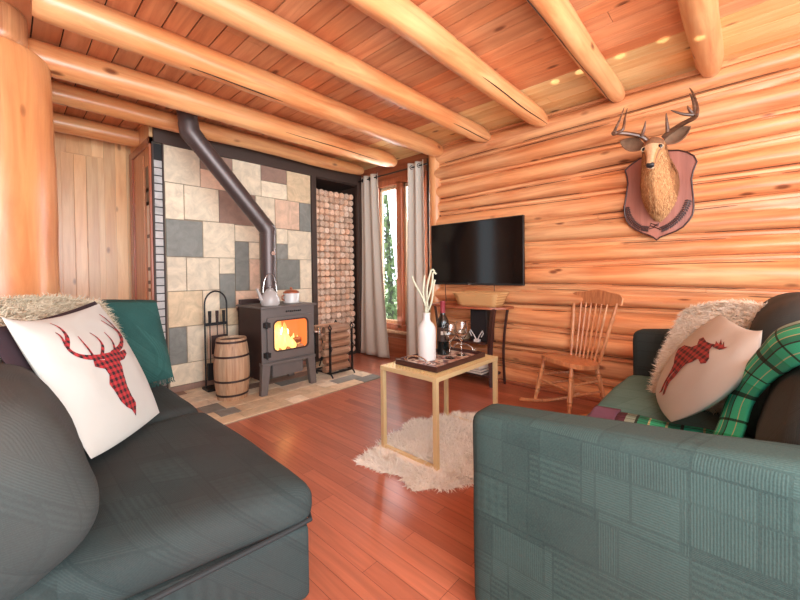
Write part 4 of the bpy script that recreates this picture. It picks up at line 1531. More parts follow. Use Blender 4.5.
# magazines and books on the lower shelf
bc = [(214, 206, 196), (150, 138, 128), (96, 84, 82), (206, 196, 184), (120, 110, 110), (70, 52, 56)]
bl_ = ['topmost pale thin book', 'second book from the top, grey,', 'third book from the top, dark,', 'fourth book, pale,', 'fifth book, grey,', 'lowest book, dark,']
z = 0.126
for k in range(6):
    i = 5-k
    th = [0.028, 0.03, 0.032, 0.04, 0.03, 0.03][i]
    ang = random.uniform(-0.15, 0.15)
    bo = thing('book', bl_[i]+' in the stack on the console table lower shelf', 'book', (3.61, 2.2, z), 'books stacked under the console table')
    cc = srgb(*bc[i])[:3]
    c = (3.60+random.uniform(-.01, .01), 2.22+random.uniform(-.02, .02))
    mb = MB()
    mb.box((c[0], c[1], z+0.002), (0.20, 0.27, 0.003), ang, tint=cc)
    mb.box((c[0], c[1], z+th-0.003), (0.20, 0.27, 0.003), ang, tint=cc)
    R_ = Matrix.Rotation(ang, 3, 'Z')
    q = R_ @ Vector((0.0985, 0, 0))
    mb.box((c[0]+q.x, c[1]+q.y, z+th/2), (0.004, 0.27, th-0.002), ang, tint=cc)
    mb.build('cover', 'books', bo, smooth=False)
    MB().box((c[0]-0.003, c[1], z+th/2), (0.188, 0.26, th-0.008), ang).build('pages', 'paper', bo, smooth=False)
    z += th

# ================================================================== COFFEE TABLE
x0, x1, y0, y1, zt3 = 1.815, 2.60, 1.40, 1.90, 0.590
cf = thing('coffee_table', 'slender gold metal coffee table with a pierced top standing on the sheepskin', 'table', ((x0+x1)/2, (y0+y1)/2, 0))
g = 0.032
mb = MB()
e_ = 0.014
for (a, b, c, d) in ((x0, x1, y0, y0+e_), (x0, x1, y1-e_, y1), (x0, x0+e_, y0+e_, y1-e_), (x1-e_, x1, y0+e_, y1-e_)):
    mb.bb(a, b, c, d, zt3-0.03, zt3)
mb.build('top_frame', 'gold', cf, smooth=False, bevel=0.002)
mb = MB()
nx, ny = 25, 16
for i in range(1, nx):
    x = x0+(x1-x0)*i/nx
    mb.bb(x-0.0075, x+0.0075, y0+e_, y1-e_, zt3-0.008, zt3-0.003, tone=0.5)
for j in range(1, ny):
    y = y0+(y1-y0)*j/ny
    mb.bb(x0+e_, x1-e_, y-0.0075, y+0.0075, zt3-0.0085, zt3-0.0035, tone=0.5)
mb.build('pierced_top', 'goldtop', cf, smooth=False)
MB().bb(x0+e_, x1-e_, y0+e_, y1-e_, zt3-0.026, zt3-0.016).build('under_panel', 'redwood_y', cf, smooth=False)
for (x, y) in ((x0, y0), (x0, y1-g), (x1-g, y0), (x1-g, y1-g)):
    MB().bb(x+0.001, x+g-0.001, y+0.001, y+g-0.001, 0.0, zt3-0.03).build('leg', 'gold', cf, smooth=False, bevel=0.002)
for x in (x0, x1-g):
    MB().bb(x+0.003, x+g-0.003, y0+g, y1-g, 0.0, 0.026).build('foot_rail', 'gold', cf, smooth=False, bevel=0.002)
zs = zt3-0.001
# tray
qx0, qx1, qy0, qy1 = 1.915, 2.53, 1.47, 1.845
tr = thing('serving_tray', 'dark wooden serving tray with patterned base and metal handles on the coffee table', 'tray', ((qx0+qx1)/2, (qy0+qy1)/2, zs))
mos, nt, p = nodes_of('mosaic')
tc = N(nt, 'ShaderNodeTexCoord')
vo = N(nt, 'ShaderNodeTexVoronoi', Scale=42.0)
L(nt, tc.outputs['Object'], vo.inputs['Vector'])
cr = N(nt, 'ShaderNodeValToRGB')
cr.color_ramp.interpolation = 'CONSTANT'
cr.color_ramp.elements[0].color = srgb(214, 196, 176)
cr.color_ramp.elements[1].color = srgb(120, 66, 54)
cr.color_ramp.elements[1].position = 0.4
for ps, c in ((0.6, (196, 150, 130)), (0.8, (86, 52, 46))):
    e = cr.color_ramp.elements.new(ps)
    e.color = srgb(*c)
sc_ = N(nt, 'ShaderNodeSeparateColor')
L(nt, vo.outputs['Color'], sc_.inputs[0])
L(nt, sc_.outputs[0], cr.inputs[0])
L(nt, cr.outputs[0], p.inputs['Base Color'])
p.inputs['Roughness'].default_value = 0.3
MB().bb(qx0+0.01, qx1-0.01, qy0+0.01, qy1-0.01, zs, zs+0.012).build('tray_base', mos, tr, smooth=False)
mb = MB()
mb.bb(qx0, qx1, qy0, qy0+0.014, zs, zs+0.036)
mb.bb(qx0, qx1, qy1-0.014, qy1, zs, zs+0.036)
mb.bb(qx0, qx0+0.014, qy0+0.014, qy1-0.014, zs, zs+0.036)
mb.bb(qx1-0.014, qx1, qy0+0.014, qy1-0.014, zs, zs+0.036)
mb.build('tray_rim', 'darkwood', tr, smooth=False, bevel=0.002)
for s, x in ((-1, qx0+0.02), (1, qx1-0.02)):
    ym = (qy0+qy1)/2
    mb = MB()
    pts = [(x, ym+0.09*math.cos(a), zs+0.036+0.045*math.sin(a)**0.7) for a in [PI*k/12 for k in range(13)]]
    mb.tube([(x, ym+0.12, zs+0.05)]+pts+[(x, ym-0.12, zs+0.05)], 0.005, 8)
    mb.build('tray_handle', 'mirror_metal', tr)
zt4 = zs+0.0125
# white bottle vase with dried stems
vx, vy = 2.13, 1.725
vs_ = thing('bottle_vase', 'white bottle-shaped vase holding dried pale stems on the tray', 'vase', (vx, vy, zt4))
MB().lathe([(0.060, 0), (0.066, 0.006), (0.068, 0.20), (0.066, 0.235), (0.052, 0.265), (0.032, 0.285), (0.026, 0.30), (0.026, 0.335), (0.029, 0.338), (0.029, 0.346), (0.022, 0.346), (0.020, 0.30), (0.0, 0.29)], (vx, vy, zt4), 36).build('vase_body', 'white', vs_)
random.seed(8)
for k, (ex, ez) in enumerate(((-0.085, 0.30), (-0.02, 0.30), (0.045, 0.32), (0.07, 0.27), (0.02, 0.34))):
    # stems lean within the plane facing the room's middle
    mb = MB()
    b = Vector((vx, vy, zt4+0.26))
    sd = Vector((0.68, -0.73, 0))
    tipz = ez
    P_ = []
    for i in range(15):
        q = i/14
        curl = (0.012*math.sin(q*5+k*2))
        P_.append(b+sd*(ex*q**1.2+curl)+Vector((0, 0, 0.06+tipz*q))+Vector((0.01*math.sin(k*2)*q, 0.012*math.cos(k)*q, 0)))
    if k in (2, 4):
        P_ += [P_[-1]+sd*0.012+Vector((0, 0, 0.006)), P_[-1]+sd*0.026-Vector((0, 0, 0.008))]
    mb.tube(P_, [0.002+0.0052*min(1, i/5) for i in range(len(P_))], 8)
    for i in range(3, len(P_)):
        for j in range(10):
            a = random.random()*2*PI
            c = P_[i]+(P_[i-1]-P_[i])*random.random()
            dd = (sd*math.cos(a)+Vector((0.73, 0.68, 0))*math.sin(a)+Vector((0, 0, 0.7))).normalized()
            e = c+dd*random.uniform(0.008, 0.015)
            w = Vector((random.uniform(-1, 1), random.uniform(-1, 1), random.uniform(-1, 1)))*0.003
            mb.add([c-w, c+w, e], [(0, 1, 2)])
    tag(mb.build('dried_stem', plain('dried_plant_%d' % k, (186, 184, 160), 0.9)), ('fuzzy dried stem leaning left out of the white vase', 'short fuzzy dried stem left of centre in the white vase', 'fuzzy dried stem with a curled tip leaning right in the white vase', 'outermost right dried stem in the white vase', 'tallest dried stem in the middle of the white vase')[k], 'dried plant', 'dried stems in the white vase')
# wine bottle
wx, wy = 2.345, 1.735
wb = thing('wine_bottle', 'dark wine bottle with a red capsule on the tray behind the glasses', 'bottle', (wx, wy, zt4))
K = 1.28
MB().lathe([(r*K, z*K) for r, z in [(0.030, 0), (0.037, 0.004), (0.0375, 0.19), (0.033, 0.215), (0.018, 0.24), (0.0145, 0.26), (0.0145, 0.315), (0.0165, 0.317), (0.0165, 0.325), (0.0, 0.325)]], (wx, wy, zt4), 32).build('glass_body', 'bottle', wb)
MB().lathe([(r*K, z*K) for r, z in [(0.0152, 0.255), (0.0160, 0.256), (0.0160, 0.313), (0.0172, 0.316), (0.0172, 0.328), (0.0, 0.3285)]], (wx, wy, zt4), 24).build('capsule', plain('wine_red_foil', (140, 52, 60), 0.35, 0.2), wb)
mb = MB()
mb.grid(lambda u, v: (wx+K*0.0382*math.cos(PI*1.25+(u-0.5)*2.4), wy+K*0.0382*math.sin(PI*1.25+(u-0.5)*2.4), zt4+K*(0.085+0.085*v)), 16, 1, uv=False)
mb.build('bottle_label', 'darkframe', wb)
mb = MB()
mb.grid(lambda u, v: (wx+K*0.0386*math.cos(PI*1.25+(u-0.5)*1.0), wy+K*0.0386*math.sin(PI*1.25+(u-0.5)*1.0), zt4+K*(0.125+0.022*v)), 10, 1, uv=False)
mb.build('label_emblem', 'paper', wb)
# wine glasses
prof = [(0.0, 0.0), (0.034, 0.0), (0.034, 0.002), (0.010, 0.006), (0.004, 0.012), (0.0035, 0.085), (0.008, 0.093), (0.026, 0.108), (0.038, 0.13), (0.041, 0.150), (0.038, 0.178), (0.032, 0.205), (0.0305, 0.205), (0.0365, 0.178), (0.0392, 0.150), (0.036, 0.131), (0.024, 0.111), (0.0, 0.097)]
prof = [(r*1.22, z*1.28) for r, z in prof]
for k, (gx, gy) in enumerate(((2.275, 1.62), (2.42, 1.615))):
    o = MB().lathe(prof, (gx, gy, zt4), 32).build('wine_glass', 'glass')
    tag(o, ('empty wine glass on the tray in front of the bottle, the left one', 'empty wine glass on the tray, the right one nearer the tray handle')[k], 'wine glass', 'wine glasses on the tray')

# ================================================================== ROCKING CHAIR
fx_, fy_ = Vector((-0.87, 0.49, 0)).normalized(), Vector((0.49, 0.87, 0)).normalized()
RC = Vector((3.46, 1.15, 0))


def T(a, b, z):
    return RC+fx_*a+fy_*b+Vector((0, 0, z))


rk = thing('rocking_chair', 'small honey-brown wooden rocking chair with a spindle back beside the log wall', 'chair', tuple(RC))
mb = MB()
R_ = Matrix((fx_, fy_, Vector((0, 0, 1)))).transposed()
oul = []
for k in range(28):
    a = 2*PI*k/28
    e = 2.8
    ca, sa = math.cos(a), math.sin(a)
    q = (abs(ca)**e+abs(sa)**e)**(-1/e)
    oul.append((0.20*ca*q, (0.235+0.02*ca)*sa*q))
for s_, z_ in ((0, 0), (1, 0)):
    pass
mb.prism(oul, lambda x, y, s: T(x, y, 0.445+0.04*x/0.2*0.35+0.012*abs(x/0.2)**3-0.032*s))
mb.build('seat', 'chair', rk, smooth=False, bevel=0.008)


def turned(a, b, r=0.017, n=26):
    """a turned spindle between two points"""
    a, b = Vector(a), Vector(b)
    pts, rs = [], []
    for i in range(n+1):
        q = i/n
        pts.append(a+(b-a)*q)
        g = 0.72+0.28*math.sin(PI*q)
        for c in (0.18, 0.26, 0.74, 0.82):
            g += 0.35*math.exp(-((q-c)/0.02)**2)
        g -= 0.25*math.exp(-((q-0.22)/0.018)**2)+0.25*math.exp(-((q-0.78)/0.018)**2)
        rs.append(r*g)
    return pts, rs


leg_top = {}
for a, b in ((0.14, 0.17), (0.14, -0.17), (-0.14, 0.15), (-0.14, -0.15)):
    p0 = T(a, b, 0.425)
    p1 = T(a+(0.07 if a > 0 else -0.06), b*1.26, 0.05)
    leg_top[(a > 0, b > 0)] = (p0, p1)
    pts, rs = turned(p0, p1, 0.020)
    MB().tube(pts, rs, 14).build('leg', 'chair', rk)
for sgn in (0.21, -0.21):
    pts = []
    for i in range(21):
        q = -0.42+0.80*i/20
        pts.append(T(q, sgn, 0.018+0.32*(q+0.02)**2))
    MB().tube(pts, 0.016, 8, flat=0.8).build('rocker', 'chair', rk)
mb = MB()
for key1, key2, q in (((True, True), (True, False), 0.5), ((True, True), (False, True), 0.62), ((True, False), (False, False), 0.62), ((True, True), (False, True), 0.38), ((True, False), (False, False), 0.38), ((False, True), (False, False), 0.5)):
    A_, B_ = leg_top[key1], leg_top[key2]
    pts, rs = turned(A_[0]+(A_[1]-A_[0])*q, B_[0]+(B_[1]-B_[0])*q, 0.011, 14)
    mb.tube(pts, rs, 10)
mb.build('stretchers', 'chair', rk)
for s in (1, -1):
    pts, rs = turned(T(-0.16, 0.165*s, 0.44), T(-0.275, 0.245*s, 0.96), 0.016, 30)
    MB().tube(pts, rs, 12).build('back_post', 'chair', rk)
for k in range(6):
    b = -0.11+0.044*k
    pts, rs = turned(T(-0.165, b, 0.44), T(-0.270, b*1.35, 0.945), 0.0095, 30)
    MB().tube(pts, rs, 10).build('spindle', 'chair', rk)
mb = MB()
NC = 24
vs, fs = [], []
for i in range(NC+1):
    u = i/NC*2-1
    b = 0.29*u
    bend_ = -0.265-0.025*(1-u*u)
    hz = 1.055+0.012*math.cos(u*PI*1.5)*(1-abs(u)**6)-0.05*abs(u)**8
    lz = 0.935+0.008*math.cos(u*PI*2)
    for da in (0, -0.02):
        vs += [T(bend_+da, b, lz), T(bend_-0.02+da, b, hz)]
for i in range(NC):
    a = i*4
    fs += [(a, a+4, a+5, a+1), (a+2, a+3, a+7, a+6), (a+1, a+5, a+7, a+3), (a, a+2, a+6, a+4)]
fs += [(0, 1, 3, 2), (NC*4, NC*4+2, NC*4+3, NC*4+1)]
mb.add(vs, fs)
mb.build('crest_rail', 'chair', rk, bevel=0.004)

# ================================================================== MOUNTED DEER
fur_d = attr_mat('deer_coat', 0.85, 0.5, 60, 0.22)
M['coat'] = fur_d
pq = thing('deer_shoulder_mount', 'deer head with antlers mounted on a shield-shaped wooden plaque high on the log wall', 'mounted deer head', (3.80, 0.53, 1.5))
oy = [(0.536, 2.232), (0.60, 2.226), (0.672, 2.205), (0.74, 2.165), (0.779, 2.128), (0.765, 2.07), (0.758, 2.01), (0.766, 1.94), (0.776, 1.87), (0.786, 1.80), (0.783, 1.735), (0.768, 1.68), (0.740, 1.635), (0.70, 1.597), (0.65, 1.565), (0.60, 1.54), (0.573, 1.522), (0.548, 1.496), (0.525, 1.518), (0.47, 1.540), (0.418, 1.560), (0.37, 1.592), (0.334, 1.636), (0.31, 1.68), (0.302, 1.74), (0.304, 1.82), (0.311, 1.90), (0.316, 1.97), (0.305, 2.03), (0.281, 2.10), (0.30, 2.15), (0.345, 2.19), (0.40, 2.217), (0.47, 2.23)]
mb = MB()
mb.prism(oy, lambda y, z, s: (3.775+0.025*s, y, z))
plq = wood('plaque_wood', (172, 118, 106), (142, 92, 82), 'Z', knots=False, tone=0.0)
mb.build('plaque', plq, pq, smooth=False, bevel=0.006)
mb = MB()
rimp = [(3.772, y, z) for y, z in oy]
mb.tube(rimp+rimp[:1], 0.006, 8, caps=False)
mb.build('plaque_edge', 'darkwood', pq)


def PQ(x, y):
    return Vector((3.770, 0.814-0.0011*x, 2.248-0.001324*y+0.00014*(245-x)))


mb = MB()
for path in ([(42, 360), (55, 415), (90, 465), (140, 495), (190, 500)], [(438, 315), (410, 385), (365, 440), (315, 480), (270, 500)]):
    pts = [PQ(*q) for q in path]
    for i in range(len(pts)-1):
        for k in range(5):
            c = pts[i]+(pts[i+1]-pts[i])*(k/5)
            d = (pts[i+1]-pts[i]).normalized()
            nrm = Vector((0, -d.z, d.y))
            for s in (1, -1):
                tip = c+(d*0.5+nrm*s).normalized()*0.030
                m = (c+tip)/2
                w = d*0.009
                mb.add([c+Vector((-0.001, 0, 0)), m+w+Vector((-0.003, 0, 0)), tip, m-w+Vector((-0.003, 0, 0)), c+Vector((0.004, 0, 0)), tip+Vector((0.004, 0, 0))], [(0, 1, 2, 3), (0, 4, 5, 2), (0, 3, 2, 5, 4)])
    mb.tube(pts, 0.0035, 6)
mb.tube([PQ(190, 500), PQ(220, 490), (PQ(240, 470)), PQ(255, 462), PQ(250, 480), PQ(230, 470), PQ(205, 462), PQ(200, 478), PQ(235, 488), PQ(270, 502)], 0.004, 6)
mb.build('carved_garland', 'darkwood', pq)

# continuous neck and head: rings along a path
rings = [((3.775, 0.525, 1.93), 0.132, 0.272), ((3.73, 0.525, 1.93), 0.130, 0.260), ((3.67, 0.522, 1.94), 0.124, 0.233), ((3.61, 0.520, 1.97), 0.113, 0.193),
         ((3.55, 0.518, 2.03), 0.100, 0.152), ((3.505, 0.517, 2.09), 0.092, 0.120), ((3.465, 0.516, 2.145), 0.082, 0.098), ((3.43, 0.515, 2.182), 0.076, 0.083),
         ((3.402, 0.515, 2.170), 0.070, 0.071), ((3.380, 0.515, 2.143), 0.062, 0.061), ((3.357, 0.515, 2.112), 0.050, 0.052), ((3.337, 0.515, 2.083), 0.041, 0.045), ((3.317, 0.515, 2.055), 0.036, 0.040), ((3.300, 0.515, 2.030), 0.034, 0.036), ((3.288, 0.515, 2.013), 0.029, 0.029), ((3.284, 0.515, 2.006), 0.014, 0.014)]
# smooth the ring list
RR = []
for i in range(len(rings)-1):
    for q in range(4):
        t = q/4
        i0, i1, i2, i3 = max(i-1, 0), i, i+1, min(i+2, len(rings)-1)

        def cr_(a, b, c, d):
            return 0.5*((2*b)+(-a+c)*t+(2*a-5*b+4*c-d)*t*t+(-a+3*b-3*c+d)*t**3)
        A4 = [rings[k] for k in (i0, i1, i2, i3)]
        c = tuple(cr_(*[r[0][k] for r in A4]) for k in range(3))
        RR.append((c, cr_(*[r[1] for r in A4]), cr_(*[r[2] for r in A4])))
RR.append(rings[-1])
NR = 40
vs, fs, tints = [], [], []
for i, (c, ry_, rz_) in enumerate(RR):
    a_, b_ = Vector(RR[max(i-1, 0)][0]), Vector(RR[min(i+1, len(RR)-1)][0])
    t = (b_-a_)
    if t.length < 1e-6:
        t = Vector((-1, 0, 0))
    t.normalize()
    if i < 8:
        t = (t*0.35+Vector((-1, 0, 0))).normalized()
    upv = (Vector((0, 0, 1))-t*t.z).normalized()
    for k in range(NR):
        a = 2*PI*k/NR
        sy_, sz_ = math.cos(a), math.sin(a)
        wy = ry_*(1-0.38*max(0, -sz_)**1.5*(1 if i < 22 else 0.5))
        fr_ = 1+0.05*noise.noise(Vector((c[0]*9, math.cos(a)*3, math.sin(a)*3)))+(0.03*noise.noise(Vector((c[0]*60, a*9, 0))) if i < 26 else 0)
        p_ = Vector(c)+Vector((0, 1, 0))*sy_*wy*fr_+upv*sz_*rz_*fr_
        # brow ridges
        if 32 <= i <= 38 and 0.3 < sz_ < 0.85:
            p_ += Vector((0, 1 if sy_ > 0 else -1, 0))*0.006
        vs.append(p_)
mb = MB()
mb.add(vs, [], 0.5)
for i in range(len(RR)-1):
    x = RR[i][0][0]
    for k in range(NR):
        k2 = (k+1) % NR
        a = 2*PI*(k+0.5)/NR
        s_ = math.sin(a)
        base_c = (190, 132, 82)
        if i < 10:
            base_c = (158, 104, 62) if s_ > -0.3 else (182, 128, 80)
        if 24 < i < 34 and s_ < -0.55:
            base_c = (226, 196, 158)
        if i >= 30 and s_ > 0.78:
            base_c = (206, 160, 118)
        if i >= 30 and 0.3 < s_ < 0.6:
            base_c = (140, 96, 64)
        if i >= 48 and s_ < -0.25:
            base_c = (228, 206, 176)
        if 44 < i < 50 and s_ < -0.2:
            base_c = (216, 178, 134)
        if 26 < i < 34 and s_ > 0.5:
            base_c = (140, 94, 62)
        mb.f.append((i*NR+k, i*NR+k2, (i+1)*NR+k2, (i+1)*NR+k))
        mb.t.append(0.5)
        mb.c.append(srgb(*base_c)[:3])
mb.f.append(tuple((len(RR)-1)*NR+k for k in range(NR)))
mb.t.append(0.5)
mb.c.append(srgb(60, 50, 48)[:3])
mb.build('head_and_neck', 'coat', pq, ang=80)
mb = MB()
mb.rbox((3.281, 0.515, 2.022), (0.040, 0.056, 0.040), 0.018, n=6, R=Matrix.Rotation(0.95, 3, 'Y'))
mb.build('nose', plain('wet_black_nose', (38, 34, 36), 0.3), pq)
for s in (1, -1):
    ec = Vector((3.353, 0.515+0.050*s, 2.166))
    MB().lathe([(0.0, -0.016), (0.012, -0.011), (0.016, 0), (0.012, 0.011), (0.0, 0.016)], ec, 16).build('eye', plain('glass_eye', (22, 14, 12), 0.06), pq)
    mb = MB()
    q0 = [(ec+Vector((-0.002, 0.019*math.cos(a), 0.016*math.sin(a)))) for a in [2*PI*k/16 for k in range(17)]]
    mb.tube(q0, 0.0032, 6, caps=False)
    mb.build('eyelid', plain('pale_eye_ring', (206, 178, 144), 0.8), pq)
    # ear
    e0 = Vector((3.44, 0.515+0.070*s, 2.205))
    tip = Vector((3.44, 0.742, 2.290)) if s > 0 else Vector((3.44, 0.292, 2.285))
    ax = tip-e0

    def ear(u, v, e0=e0, ax=ax, s=s):
        w = 0.052*math.sin(PI*min(1, v*0.92+0.08))**0.8*(1 if v < 0.99 else 0.05)
        a = (u-0.5)*2
        side = Vector((0, -ax.z, ax.y)).normalized()
        return e0+ax*v+side*w*a*(-1)+Vector((0.035*(1-a*a)*math.sin(PI*v)**0.5 - 0.01, 0, 0))
    em_ = MB().grid(ear, 10, 14).build('ear', plain('ear_fur', (116, 84, 62), 0.9, var=0.45, scale=30), pq, solid=0.006, ang=80)
    # antler
    if s > 0:
        br = [[(3.43, 0.560, 2.25), (3.41, 0.595, 2.285), (3.38, 0.672, 2.318), (3.34, 0.751, 2.336), (3.31, 0.766, 2.330)], [(3.32, 0.762, 2.318), (3.33, 0.756, 2.36), (3.35, 0.730, 2.431), (3.38, 0.703, 2.535)],
              [(3.34, 0.745, 2.336), (3.34, 0.704, 2.352), (3.35, 0.693, 2.432), (3.37, 0.680, 2.518)], [(3.40, 0.590, 2.285), (3.38, 0.570, 2.33), (3.37, 0.558, 2.384)]]
    else:
        br = [[(3.43, 0.455, 2.245), (3.41, 0.410, 2.275), (3.37, 0.340, 2.296), (3.33, 0.262, 2.312), (3.31, 0.252, 2.33)], [(3.315, 0.254, 2.312), (3.33, 0.247, 2.366), (3.35, 0.268, 2.477), (3.37, 0.293, 2.544)],
              [(3.32, 0.256, 2.326), (3.30, 0.323, 2.345), (3.28, 0.392, 2.386)], [(3.33, 0.258, 2.335), (3.33, 0.266, 2.413), (3.34, 0.289, 2.492)], [(3.40, 0.424, 2.272), (3.39, 0.428, 2.347), (3.38, 0.431, 2.409)], [(3.33, 0.268, 2.335), (3.31, 0.289, 2.368), (3.30, 0.299, 2.397)]]
    mb = MB()
    for j, b_ in enumerate(br):
        pts, rs = [], []
        for i in range(len(b_)-1):
            for q in range(6):
                t = q/6
                i0, i1, i2, i3 = max(i-1, 0), i, i+1, min(i+2, len(b_)-1)
                pts.append(tuple(0.5*((2*b_[i1][k])+(-b_[i0][k]+b_[i2][k])*t+(2*b_[i0][k]-5*b_[i1][k]+4*b_[i2][k]-b_[i3][k])*t*t+(-b_[i0][k]+3*b_[i1][k]-3*b_[i2][k]+b_[i3][k])*t**3) for k in range(3)))
        pts.append(b_[-1])
        for i in range(len(pts)):
            q = i/(len(pts)-1)
            rs.append((0.019-0.004*q) if j == 0 else max(0.002, 0.0135*(1-q)**0.7+0.0015))
        mb.tube(pts, rs, 10)
    ant = wood('antler_%d' % (s+1), (110, 78, 58), (52, 34, 28), 'Y', knots=False, grain=20, tone=0.0)
    mb.build('antler', ant, pq)

mb = MB()
cand = []
for i in range(1, 30):
    for k in range(NR):
        cand.append((i, k))
for q in range(9000):
    i, k = random.choice(cand)
    t = random.random()
    a0_, a1_ = vs[i*NR+k], vs[(i+1)*NR+k]
    b0_ = vs[i*NR+(k+1) % NR]
    p_ = a0_+(a1_-a0_)*t+(b0_-a0_)*random.random()
    nn = (p_-Vector(RR[i][0])).normalized()
    dn = Vector((0.55, 0, -0.85))
    l_ = random.uniform(0.012, 0.028)
    tip = p_+(dn*0.9+nn*0.28+Vector((random.gauss(0, .1), random.gauss(0, .1), random.gauss(0, .1)))).normalized()*l_
    w = nn.cross(dn).normalized()*0.0022
    s_ = math.sin(2*PI*k/NR)
    cc = (150, 98, 58) if (s_ > -0.2 or random.random() < 0.25) else random.choice([(206, 150, 98), (186, 130, 82), (220, 170, 118)])
    mb.add([p_-w, p_+w, tip], [(0, 1, 2)], 0.5, srgb(*cc)[:3])
mb.build('neck_hair', 'coat', pq, ang=180)

# ================================================================== LEFT SOFA
SL_ = thing('sofa', 'long dark charcoal-teal sofa with patterned weave along the left side, seat end open', 'sofa', (0.3, 2.1, 0))


def shear(p):
    # the open end of the sofa runs slightly askew
    k = max(0, (2.3-p.y)/1.1)
    return Vector((p.x, p.y+0.20*(0.8-p.x)*k*(1 if p.x > 0 else 0.5), p.z))


MB().rbox((0.065, 2.16, 0.165), (1.42, 1.94, 0.29), 0.03, n=12, fn=shear).build('base', 'sofa_l', SL_)
MB().rbox((0.265, 1.765, 0.383), (1.07, 1.17, 0.170), 0.07, n=18, puff=0.022, wob=0.010, seed=1, fn=shear).build('seat_cushion', 'sofa_l', SL_)
MB().rbox((0.28, 2.79, 0.385), (1.02, 0.86, 0.165), 0.07, n=14, puff=0.020, wob=0.010, seed=2).build('seat_cushion', 'sofa_l', SL_)
for z in (0.325,):
    mb = MB()
    mb.tube([tuple(shear(Vector(q))) for q in ((0.0, 1.178, z), (0.70, 1.178, z), (0.77, 1.19, z), (0.795, 1.25, z), (0.798, 2.30, z))], 0.009, 8)
    mb.build('piping', 'blackpiping', SL_)
bc1 = MB().rbox((-0.115, 1.73, 0.66), (0.50, 0.94, 0.50), 0.12, n=20, puff=0.03, wob=0.018, seed=5, R=Matrix.Rotation(-0.42, 3, 'Y')).build('back_cushion', 'sofa_dark', SL_)
MB().rbox((-0.10, 2.66, 0.72), (0.46, 0.96, 0.60), 0.20, n=14, puff=0.03, wob=0.012, seed=6, R=Matrix.Rotation(-0.15, 3, 'Y')).build('back_cushion', 'sofa_l', SL_)
MB().rbox((-0.52, 2.16, 0.50), (0.28, 1.96, 0.80), 0.06, n=8).build('back_frame', 'sofa_l', SL_)
MB().rbox((0.10, 3.17, 0.52), (1.26, 0.14, 0.84), 0.05, n=10).build('end_panel', 'sofa_l', SL_)
tl = thing('throw_blanket', 'sea-green woven throw with a short fringe draped over the far end of the left sofa', 'throw', (0.55, 3.03, 0.47))
pts_q = [(0.44, 3.02, 1.075), (0.725, 3.02, 1.062), (0.800, 2.93, 0.535), (0.45, 2.93, 0.52)]


def tf(u, v):
    a = Vector(pts_q[0]).lerp(Vector(pts_q[1]), u)
    b = Vector(pts_q[3]).lerp(Vector(pts_q[2]), u)
    p_ = a.lerp(b, v)
    bul = (1-(2*u-1)**6)*(1-(2*v-1)**4)
    return p_+Vector((0, -0.05*bul, 0))+noise.noise_vector(p_*6)*0.008


mb = MB()
mb.grid(tf, 24, 30)
mb.grid(lambda u, v: tf(u, 0)+Vector((0, 0.22*v, 0.03*math.sin(v*PI)-0.03*v)), 24, 8, flip=True)
mb.grid(lambda u, v: tf(1, u)+Vector((-0.03*v, 0.20*v, 0)), 30, 4)
mb.build('woven_cloth', 'throw_teal', tl, ang=70)
mb = MB()
for k in range(60):
    u = k/59
    a = tf(u, 1)
    mb.tube([a, a+Vector((random.uniform(-.006, .006), -0.006, -0.018)), a+Vector((random.uniform(-.012, .012), -0.004, -0.036))], 0.0022, 5)
mb.build('fringe', 'throw_teal', tl)

# ================================================================== RIGHT SOFA
SR = thing('sofa', 'teal sofa with patterned weave in the right foreground, its flat arm towards the viewer', 'sofa', (2.3, 0.1, 0))
MB().rbox((2.22, 0.10, 0.165), (2.0, 1.04, 0.29), 0.03, n=8).build('base', 'sofa_r', SR)
MB().rbox((1.80, 0.19, 0.385), (1.00, 0.93, 0.155), 0.06, n=16, puff=0.02, wob=0.01, seed=11).build('seat_cushion', 'seat_r', SR)
MB().rbox((2.79, 0.19, 0.385), (0.96, 0.93, 0.155), 0.06, n=16, puff=0.02, wob=0.01, seed=12).build('seat_cushion', 'seat_r', SR)


def armfn(p):
    # the arm's top climbs towards the back
    k = max(0, (p.z-0.1)/0.65)
    return Vector((p.x, p.y, p.z+k*0.105*max(0, (0.70-p.y))))


MB().rbox((1.235, 0.075, 0.375), (0.17, 1.33, 0.735), 0.045, n=26, wob=0.004, seed=13, fn=armfn).build('arm', 'sofa_r', SR)
MB().rbox((3.37, 0.08, 0.40), (0.17, 1.12, 0.745), 0.06, n=14, wob=0.004, seed=14, fn=armfn).build('arm', 'sofa_l', SR)
MB().rbox((2.30, -0.52, 0.50), (2.1, 0.16, 0.86), 0.06, n=8).build('back_frame', 'sofa_r', SR)
MB().rbox((1.70, -0.265, 0.755), (0.88, 0.36, 0.66), 0.17, n=18, puff=0.03, wob=0.01, seed=15, R=Matrix.Rotation(0.28, 3, 'X')).build('back_cushion', 'sofa_dark', SR)
MB().rbox((2.76, -0.175, 0.76), (1.00, 0.34, 0.68), 0.16, n=18, puff=0.03, wob=0.01, seed=16, R=Matrix.Rotation(0.22, 3, 'X')).build('back_cushion', 'sofa_dark', SR)

# tartan blanket over the near back cushion and on the seat
tb = thing('tartan_blanket', 'green tartan blanket draped over the back cushion of the right sofa', 'blanket', (1.9, 0.0, 0.5))


def poly_at(P_, t):
    t = max(0, min(1, t))*(len(P_)-1)
    i = min(int(t), len(P_)-2)
    f = t-i
    i0, i3 = max(i-1, 0), min(i+2, len(P_)-1)
    a, b, c, d = (Vector(P_[k]) for k in (i0, i, i+1, i3))
    return 0.5*((2*b)+(-a+c)*f+(2*a-5*b+4*c-d)*f*f+(-a+3*b-3*c+d)*f**3)


